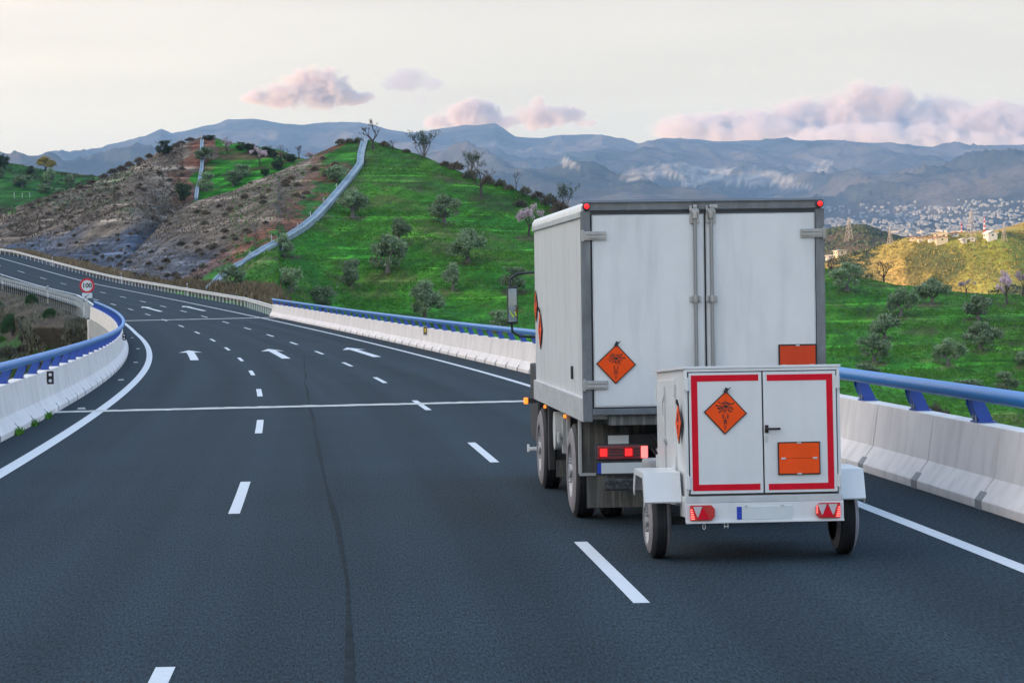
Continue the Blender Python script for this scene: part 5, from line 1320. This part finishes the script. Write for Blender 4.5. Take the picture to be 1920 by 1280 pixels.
for (px, y0, y1, lab) in [(631, 357, 344, 'third fence post below the hilltop beside the channel'), (607, 386, 370, 'fence post above the bend of the channel'), (582, 411, 396, 'fence post in the middle of the channel'), (558, 434, 418, 'fence post with a brace beside the channel'), (509, 456, 440, 'fence post over the lower channel'), (470, 485, 470, 'lowest fence post beside the channel'), (684, 268, 247, 'fence post on the hilltop above the channel'), (378, 266, 245, 'pole on the left hilltop above the narrow channel'), (27, 372, 361, 'white post at the left edge of the far left hill'), (42, 371, 362, 'thin white post right of the leftmost white post'), (56, 370, 361, 'thin post third from the left edge under the far hill')]:
    H_ = A if px > 400 else (Bh if px > 100 else Ch); p = H_.hit(px, y0); d = (p-EYEV).dot(fw); h = (y0-y1)*d/F_PX; mb = MB()
    w = .06
    mb.tube([p+Vector((0, 0, -.3)), p+Vector((0, 0, h))], [w, w*.8], 6); mb.tube([p+Vector((0, 0, h*.95)), p+Vector((-.25, .05, h*.6))], .02, 5)
    if 'brace' in lab: mb.tube([p+Vector((0, 0, h*.3)), p+Vector((-1.0, 0, h*.2))], .04, 5)
    tag(mb.build('fence_post', M_galv), lab, 'fence post', 'thin posts standing along the hillsides')

# ------------------------------------------------------------------ speed sign, delineators, studs
def face_mat(p): return Matrix.Translation(p)
sp = P(BR1+9, -5.75, 0); gz = sp.z
sp = at(164, 588, sp.y); sg = empty('speed_limit_sign', sp, 'round white and red speed limit sign reading 100 above a small arrow plate', 'road sign')
dS = (sp-EYEV).dot(fw); k_ = dS/F_PX
mb = MB(); mb.tube([(0, .06, -2.4), (0, .06, (588-524)*k_)], .05, 8); mb.build('post', M_galv, sg, smooth=True)
def disc(r, y0, y1, c, n=40):
    return [Vector((c[0]+r*math.cos(2*math.pi*i/n), y0, c[1]+r*math.sin(2*math.pi*i/n))) for i in range(n)]
cz = (588-535.5)*k_; Rr_ = 14.0*k_
mb = MB(); mb.prism(disc(Rr_, 0, 0, (0, cz)), (0, .02, 0)); df = mb.build('sign_disc', M_red, sg)
mb = MB(); mb.prism(disc(Rr_*.74, -.004, 0, (0, cz)), (0, .005, 0)); mb.build('sign_face', mat('sign_white', (.70, .74, .78), .4), df)
me = text_mesh('100', Rr_*.88, .002); me.transform(Matrix.Translation((0, -.008, cz)) @ Matrix.Rotation(R_(90), 4, 'X') @ Matrix.Scale(1.0, 4)); obj('lettering', me, df, M_ink)
me2 = text_mesh('100', Rr_*.88, .002); me2.transform(Matrix.Translation((.012, -.008, cz)) @ Matrix.Rotation(R_(90), 4, 'X')); obj('lettering_weight', me2, df, M_ink)
pz = (588-554)*k_; pw, ph = 9.6*k_, 4.8*k_
mb = MB(); mb.box(-pw, pw, 0, .02, pz-ph, pz+ph); pp = mb.build('arrow_plate', mat('plate_white', (.62, .72, .78), .4), sg, bevel=.008)
mb = MB(); Ma = Matrix.Translation((0, -.006, pz)) @ Matrix.Rotation(R_(-38), 4, 'Y')
mb.prism([(-.30*pw, 0, .05*ph), (-.30*pw, 0, .34*ph), (-.72*pw, 0, 0), (-.30*pw, 0, -.34*ph), (-.30*pw, 0, -.05*ph-.01), (.42*pw, 0, -.12*ph), (.42*pw, 0, .12*ph)], (0, .004, 0), 0, Ma); mb.build('arrow', M_ink, pp)
def delineator(p, h, label, yel=False):
    o = empty('delineator_post', p, label, 'delineator', 'roadside delineator posts'); mb = MB(); mb.box(-.06, .06, -.03, .03, -.6, h); mb.build('post', M_white, o, bevel=.01)
    mb = MB(); mb.box(-.062, .062, -.034, .034, h-.38, h-.12); b_ = mb.build('black_band', M_ink, o); mb = MB(); mb.box(-.03, .03, -.038, -.03, h-.32, h-.18); mb.build('reflector', M_yellow if yel else M_white, b_)
for (px, py, Hs, off, lab) in [(97, 0, 0, 0, 'delineator post farthest along the right guard rail'), (226, 0, 0, 0, 'delineator post on the guard rail midway along the cut'), (348, 0, 0, 0, 'delineator post on the right guard rail nearest the bridge')]:
    s_ = road_s(px, off_r(300)); delineator(P(s_, off_r(s_)+.25, .0), 1.25, lab)
for (px, lab) in [(94, 'delineator post on the left guard rail above the broom bushes'), (163, 'delineator post at the foot of the speed sign'), (9, 'delineator post on the left guard rail at the photo edge')]:
    s_ = next(q for q in range(185, 400) if proj_(P(q, off_l(q)))[0] <= px); delineator(P(s_, off_l(s_)-.2, 0), 1.15, lab)
def wall_reflector(s_, o_in, sgn, label, yel):
    p = P(s_, o_in+sgn*.20, .62); r_ = empty('parapet_reflector', p, label, 'reflector', None, heading(s_) + (R_(-68) if sgn < 0 else 0)*1.0)
    if yel:
        r_.rotation_euler = (0, 0, heading(s_)+R_(62)*0)
        mb = MB(); mb.box(-.16, .0, -.01, .01, -.05, .36); mb.build('bracket', M_galv, r_); mb = MB(); mb.box(-.15, -.01, -.02, -.01, .02, .33); b_ = mb.build('black_plate', M_ink, r_); mb = MB(); mb.box(-.115, -.045, -.026, -.02, .08, .27); mb.build('yellow_lens', M_yellow, b_)
    else:
        r_.rotation_euler = (0, 0, heading(s_)); mb = MB(); mb.box(-.02, .13, -.01, .01, -.02, .26); b_ = mb.build('black_plate', M_ink, r_, bevel=.004)
        for z_ in (.055, .185):
            mb = MB(); mb.tube([(.055, -.022, z_), (.055, -.010, z_)], .036, 14); mb.build('round_lens', M_white, b_)
s_ = next(q/4 for q in range(140, 800) if proj_(P(q/4, 8.15+.2, .8))[0] <= 801); wall_reflector(s_, 8.15, 1, 'black reflector plate with yellow lens on the right parapet', True)
for px_, lab in ((96, 'black plate with two round reflectors on the near left parapet'), (239, 'black plate with two round reflectors where the left parapet bends')):
    s_ = next((q/4 for q in range(120, 520) if proj_(P(q/4, -4.5, .75))[0] >= px_), 110); wall_reflector(s_, -4.38, -1, lab, False)
for k, s_ in enumerate((57.6, 77.4, 97.5, 119, 141)):
    mb = MB(); Mx = Matrix.Translation(P(s_, -3.95)) @ Matrix.Rotation(heading(s_), 4, 'Z'); mb.prism([(-.09, 0, 0), (-.07, .0, .03), (.07, 0, .03), (.09, 0, 0)], (0, .12, 0), 0, Mx)
    tag(mb.build('road_stud', M_white), ['white road stud at the near expansion joint', 'white road stud on the shoulder second from the camera', 'white road stud on the shoulder third from the camera', 'white road stud on the shoulder beside the bend of the edge line', 'farthest white road stud on the left shoulder'][k], 'road stud', 'white road studs on the left shoulder')

# ------------------------------------------------------------------ far houses, pylons
M_wall = mat('lime_wall', (.26, .255, .25), .8, noise_amt=.2, noise_scale=.02); M_roof = mat('clay_roof', (.34, .16, .09), .9); M_wallw = mat('white_render', (.62, .60, .56), .8); M_wallc = mat('cream_wall', (.52, .46, .34), .8)
def house_meshes(w, d, h, rise, wall, roofm, holes=True):
    a = MB(); a.box(-w/2, w/2, -d/2, d/2, -6, h); a.prism([(-w/2, -d/2, h), (w/2, -d/2, h), (0, -d/2, h+rise)], (0, d, 0))
    r = MB(); e = .5; r.prism([(-w/2-e, -d/2-e, h-e*rise/(w/2)), (0, -d/2-e, h+rise+.15), (0, -d/2-e, h+rise+.45), (-w/2-e, -d/2-e, h+.3-e*rise/(w/2))], (0, d+2*e, 0)); r.prism([(w/2+e, -d/2-e, h-e*rise/(w/2)), (0, -d/2-e, h+rise+.15), (0, -d/2-e, h+rise+.45), (w/2+e, -d/2-e, h+.3-e*rise/(w/2))], (0, d+2*e, 0))
    wn = []
    if holes:
        n = max(1, int(w/3.5))
        for i in range(n):
            x = -w/2+(i+.5)*w/n; w_ = MB(); w_.box(x-.45, x+.45, -d/2-.05, -d/2+.05, h*.45, h*.8); wn.append(w_)
        for i in range(2): y = -d/4+i*d/2; w_ = MB(); w_.box(-w/2-.05, -w/2+.05, y-.45, y+.45, h*.45, h*.8); wn.append(w_)
    out_ = []
    for m_, n_, mt in [(a, 'wall', wall), (r, 'roof', roofm)]+[(q_, 'window', M_glass) for q_ in wn]:
        if m_.v: me = m_.mesh(n_); me.materials.append(mt); out_.append((n_, me))
    return out_
def place_house(parts, p, rz, label, group=None, sc=1.0):
    o = bpy.data.objects.new('house', None); COL.objects.link(o); o.location = p; o.rotation_euler = (0, 0, rz); o.scale = (sc, sc, sc); tag(o, label, 'house', group)
    for n_, me in parts: c = bpy.data.objects.new(n_, me); COL.objects.link(c); c.parent = o
for (px, py, w, d, h, rise, wl, rf, rz, lab) in [
 (1857, 447, 5.0, 6, 2.6, 1.0, M_wallw, M_wallw, .25, 'white gabled house alone on top of the sunlit hill'),
 (1765, 454, 6.0, 4, 2.2, .6, M_wallc, M_roof, .1, 'cream farmhouse with clay roof at the edge of the sunlit hill'),
 (1763, 446, 7.0, 4, 2.0, .6, M_wallc, M_wallc, -.1, 'long cream barn behind the cream farmhouse'),
 (1806, 454, 2.8, 3, 1.3, .3, M_wallw, M_wallw, .2, 'small white hut left of the tallest pylon'),
 (1823, 452, 2.4, 3, 1.2, .3, M_wallw, M_wallw, 0, 'small white hut at the foot of the tallest pylon'),
 (1790, 443, 3.2, 3, 1.4, .4, M_wallw, M_roof, .3, 'small white house behind the cream barn'),
 (1730, 450, 5.2, 3, 1.0, .5, M_wallc, M_roof, .1, 'low house with clay roof among the dark bushes'),
 (1712, 450, 3.6, 3, 1.0, .5, M_wallc, M_roof, -.1, 'leftmost low clay-roofed house of the hamlet'),
 (1748, 451, 4.0, 3, 1.1, .5, M_wallw, M_roof, .1, 'low clay-roofed house between hamlet and barn'),
 (1575, 480, 5.0, 5, 2.6, .2, M_wallc, M_wallc, .3, 'flat-roofed yellow house right of the truck'),
 (1556, 486, 4.0, 4, 1.8, .2, M_wallw, M_wallw, .0, 'white house half hidden by the truck edge')]:
    place_house(house_meshes(w, d, h, rise, wl, rf), Eh.hit(px, py), rz, lab, None, .72)
TOWN = [house_meshes(11, 9, 5.5, 1.4, M_wall, M_roof, False), house_meshes(15, 9, 6, 1.2, M_wall, M_wall, False), house_meshes(9, 8, 4.5, 1.2, M_wall, M_roof, False), house_meshes(20, 11, 8, .8, M_wallc, M_wall, False), house_meshes(13, 9, 7, .5, M_wall, M_wall, False)]
tr = random.Random(8); spots = []
t_ = 0
while len(spots) < 2200 and t_ < 90000:
    t_ += 1; px = tr.uniform(1240, 1960); py = tr.uniform(366, 446)
    u = (px-1560)/360; top = 378 - 6*math.exp(-((px-1850)/60)**2)
    dens = smooth(top-4, top+16, py)*(.35+.65*smooth(400, 440, py))
    n_ = noise.noise(Vector((px*.035, py*.16, 2))) + .6*noise.noise(Vector((px*.09, py*.35, 5)))
    if px < 1640 and py < 410: dens *= .35
    if tr.random() > dens*smooth(-.3, .35, n_): continue
    spots.append((px, py))
spots.sort(key=lambda q: -(q[1]+(0 if 1545 < q[0] < 1925 else -500)))
for (px, py) in spots[:295]:
    place_house(TOWN[tr.randrange(5)], Gh.hit(px, py), tr.uniform(-.8, .8), 'tiny white house of the distant town spread over the valley', 'white houses of the distant town', tr.uniform(.35, .8))
mb = MB()
for (px, py) in spots[295:]:
    p = Gh.hit(px, py); Mx = Matrix.Translation(p) @ Matrix.Rotation(tr.uniform(-.8, .8), 4, 'Z'); w = tr.uniform(2.0, 5); mb.box(-w, w, -3, 3, -6, tr.uniform(2, 4.5), M=Mx)
    mb.prism([Mx @ Vector(q) for q in ((-w, -3, 3), (w, -3, 3), (0, -3, 4))], Mx.to_3x3() @ Vector((0, 6, 0)))
tag(mb.build('town_houses', M_wall), 'rest of the distant town as a mass of small white houses', kind='stuff')
def pylon(hill, px, py, top, label, arms=True, red=False):
    p = hill.hit(px, py); d = (p-EYEV).dot(fw); h = (py-top)*d/F_PX; w = h*.13; r = max(.06, d/F_PX*(.30 if arms else .18))
    o = empty('pylon' if arms else 'antenna_mast', p, label, 'pylon' if arms else 'mast', 'power pylons on the far hills' if arms else 'antenna masts on the far hills', .5)
    mb = MB(); def_lv = [0, .2, .38, .54, .68, .8, .9, 1]
    if not arms: w = h*.045
    def wd(t): return w*(1-t)**1.0*.9+w*.14
    for a, b in zip(def_lv, def_lv[1:]):
        A0 = [Vector((sx*wd(a), sy*wd(a), a*h)) for sx, sy in ((-1, -1), (1, -1), (1, 1), (-1, 1))]; B0 = [Vector((sx*wd(b), sy*wd(b), b*h)) for sx, sy in ((-1, -1), (1, -1), (1, 1), (-1, 1))]
        for i in range(4):
            mb.tube([A0[i], B0[i]], r, 4, cap=False); mb.tube([A0[i], B0[(i+1) % 4]], r*.5, 4, cap=False); mb.tube([A0[(i+1) % 4], B0[i]], r*.5, 4, cap=False)
    mats_ = mat('pylon_steel', (.50, .42, .36), .7) if not red else M_red
    mb.build('lattice_tower', mats_, o)
    if arms:
        for t in (.72, .84, .94):
            mb = MB(); L = h*.12; mb.tube([(-L, 0, t*h), (0, 0, t*h+h*.02), (L, 0, t*h)], r*.7, 4); mb.tube([(-L, 0, t*h), (0, 0, t*h-h*.02), (L, 0, t*h)], r*.5, 4); mb.build('cross_arm', mats_, o)
    elif red:
        for t in (.15, .45, .75):
            mb = MB(); mb.box(-wd(t)*1.3, wd(t)*1.3, -wd(t)*1.3, wd(t)*1.3, t*h, (t+.13)*h); mb.build('white_band', M_white, o)
pylon(Fh, 1592, 453, 408, 'lattice pylon on the dark terraced hill beside the truck')
pylon(Eh, 1669, 460, 427, 'pylon rising where the dark and sunlit hills meet')
pylon(Eh, 1821, 453, 396, 'tallest pylon, in the middle of the sunlit hill')
pylon(Eh, 1883, 453, 421, 'pylon right of the white gabled house')
pylon(Eh, 1803, 436, 417, 'short red and white banded mast behind the tallest pylon', False, True)
pylon(Eh, 1846, 434, 406, 'thin pale red mast left of the gabled house', False, True)

# ------------------------------------------------------------------ clouds beyond the mountains
def cloud(label, ells, dens=.0032, Y=17000, tint=(.885, .735, .625)):
    """one volume cloud made of overlapping soft ellipsoids (px, py, half width px, half height px)"""
    k = Y/F_PX; E_ = []
    for (px, py, w, h) in ells:
        c = at(px, py, Y+random.uniform(-200, 200)); E_.append((c, w*k, min(w*k, 900)*.7, h*k))
    lo = Vector((min(c.x-a*1.15 for c, a, b, h in E_), min(c.y-b*1.15 for c, a, b, h in E_), min(c.z-h*1.15 for c, a, b, h in E_)))
    hi = Vector((max(c.x+a*1.15 for c, a, b, h in E_), max(c.y+b*1.15 for c, a, b, h in E_), max(c.z+h*1.15 for c, a, b, h in E_)))
    mb = MB(); mb.box(lo.x, hi.x, lo.y, hi.y, lo.z, hi.z)
    M = bpy.data.materials.new('cloud_vapour'); M.use_nodes = True; t = M.node_tree; t.nodes.clear(); L = t.links
    o_ = t.nodes.new('ShaderNodeOutputMaterial'); v = t.nodes.new('ShaderNodeVolumePrincipled'); g = t.nodes.new('ShaderNodeNewGeometry')
    dn = t.nodes.new('ShaderNodeTexNoise'); dn.inputs['Scale'].default_value = .0028; dn.inputs['Detail'].default_value = 4; L.new(g.outputs['Position'], dn.inputs['Vector'])
    cur = None
    for (c, a, b, h) in E_:
        s1 = t.nodes.new('ShaderNodeVectorMath'); s1.operation = 'SUBTRACT'; L.new(g.outputs['Position'], s1.inputs[0]); s1.inputs[1].default_value = c
        s2 = t.nodes.new('ShaderNodeVectorMath'); s2.operation = 'DIVIDE'; L.new(s1.outputs[0], s2.inputs[0]); s2.inputs[1].default_value = (a, b, h)
        s3 = t.nodes.new('ShaderNodeVectorMath'); s3.operation = 'LENGTH'; L.new(s2.outputs[0], s3.inputs[0])
        if cur is None: cur = s3.outputs['Value']
        else:
            mn = t.nodes.new('ShaderNodeMath'); mn.operation = 'SMOOTH_MIN'; mn.inputs[2].default_value = .25; L.new(cur, mn.inputs[0]); L.new(s3.outputs['Value'], mn.inputs[1]); cur = mn.outputs[0]
    n1 = t.nodes.new('ShaderNodeTexNoise'); n1.inputs['Scale'].default_value = .0065; n1.inputs['Detail'].default_value = 8; n1.inputs['Roughness'].default_value = .68; n1.inputs['Distortion'].default_value = .3; L.new(g.outputs['Position'], n1.inputs['Vector'])
    nm = t.nodes.new('ShaderNodeMapRange'); nm.inputs['From Min'].default_value = .25; nm.inputs['From Max'].default_value = .75; nm.inputs['To Min'].default_value = .85; nm.inputs['To Max'].default_value = -.75; L.new(n1.outputs['Fac'], nm.inputs['Value'])
    ad = t.nodes.new('ShaderNodeMath'); ad.operation = 'ADD'; L.new(cur, ad.inputs[0]); L.new(nm.outputs[0], ad.inputs[1])
    r = t.nodes.new('ShaderNodeMapRange'); r.interpolation_type = 'SMOOTHSTEP'; r.inputs['From Min'].default_value = 1.0; r.inputs['From Max'].default_value = .55; r.inputs['To Min'].default_value = 0; r.inputs['To Max'].default_value = dens*11; L.new(ad.outputs[0], r.inputs['Value'])
    # nothing outside the unit shell, so the domain box never shows
    f_ = t.nodes.new('ShaderNodeMapRange'); f_.inputs['From Min'].default_value = 1.12; f_.inputs['From Max'].default_value = .9; L.new(cur, f_.inputs['Value'])
    ml = t.nodes.new('ShaderNodeMath'); ml.operation = 'MULTIPLY'; L.new(r.outputs[0], ml.inputs[0]); L.new(f_.outputs[0], ml.inputs[1])
    L.new(ml.outputs[0], v.inputs['Density']); v.inputs['Color'].default_value = (*tint, 1); v.inputs['Anisotropy'].default_value = .2
    L.new(v.outputs[0], o_.inputs['Volume'])
    o = mb.build('cloud', M); tag(o, label, 'cloud'); return o
cloud('pink puffy cloud high above the left hills', [(590, 166, 74, 44), (530, 178, 62, 26), (655, 182, 48, 18), (485, 184, 34, 12)])
cloud('small torn grey cloud left of the mountain peak', [(762, 150, 52, 25), (808, 159, 38, 14), (785, 180, 26, 26), (735, 160, 30, 12)], .0009, 17000, (.66, .60, .62))
cloud('pink cloud resting on the mountain peak', [(885, 216, 66, 32), (840, 228, 50, 18), (925, 230, 40, 18)], .0030)
cloud('mauve cloud right of the mountain peak', [(1010, 220, 64, 25), (1065, 216, 38, 20), (960, 226, 45, 16), (1100, 232, 32, 11), (1008, 192, 20, 14)], .0024)
cloud('long pink cloud bank over the right mountains', [(1625, 224, 112, 74), (1510, 235, 115, 54), (1400, 248, 115, 42), (1300, 243, 85, 32), (1740, 230, 115, 60), (1860, 240, 120, 52), (1990, 245, 120, 52), (1640, 268, 240, 36), (1850, 274, 200, 32)], .0040)

# ------------------------------------------------------------------ haze
def make_haze():
    mb = MB(); mb.box(-9200, 9200, -1700, 14200, -31.5, 900)
    M = bpy.data.materials.new('haze_air'); M.use_nodes = True; t = M.node_tree; t.nodes.clear()
    o_ = t.nodes.new('ShaderNodeOutputMaterial'); v = t.nodes.new('ShaderNodeVolumePrincipled')
    v.inputs['Color'].default_value = (.36, .60, 1.0, 1); v.inputs['Density'].default_value = HAZE; v.inputs['Anisotropy'].default_value = .0
    t.links.new(v.outputs[0], o_.inputs['Volume'])
    o = mb.build('haze', M); tag(o, kind='stuff'); return o
HAZE = 5.4e-5
make_haze()
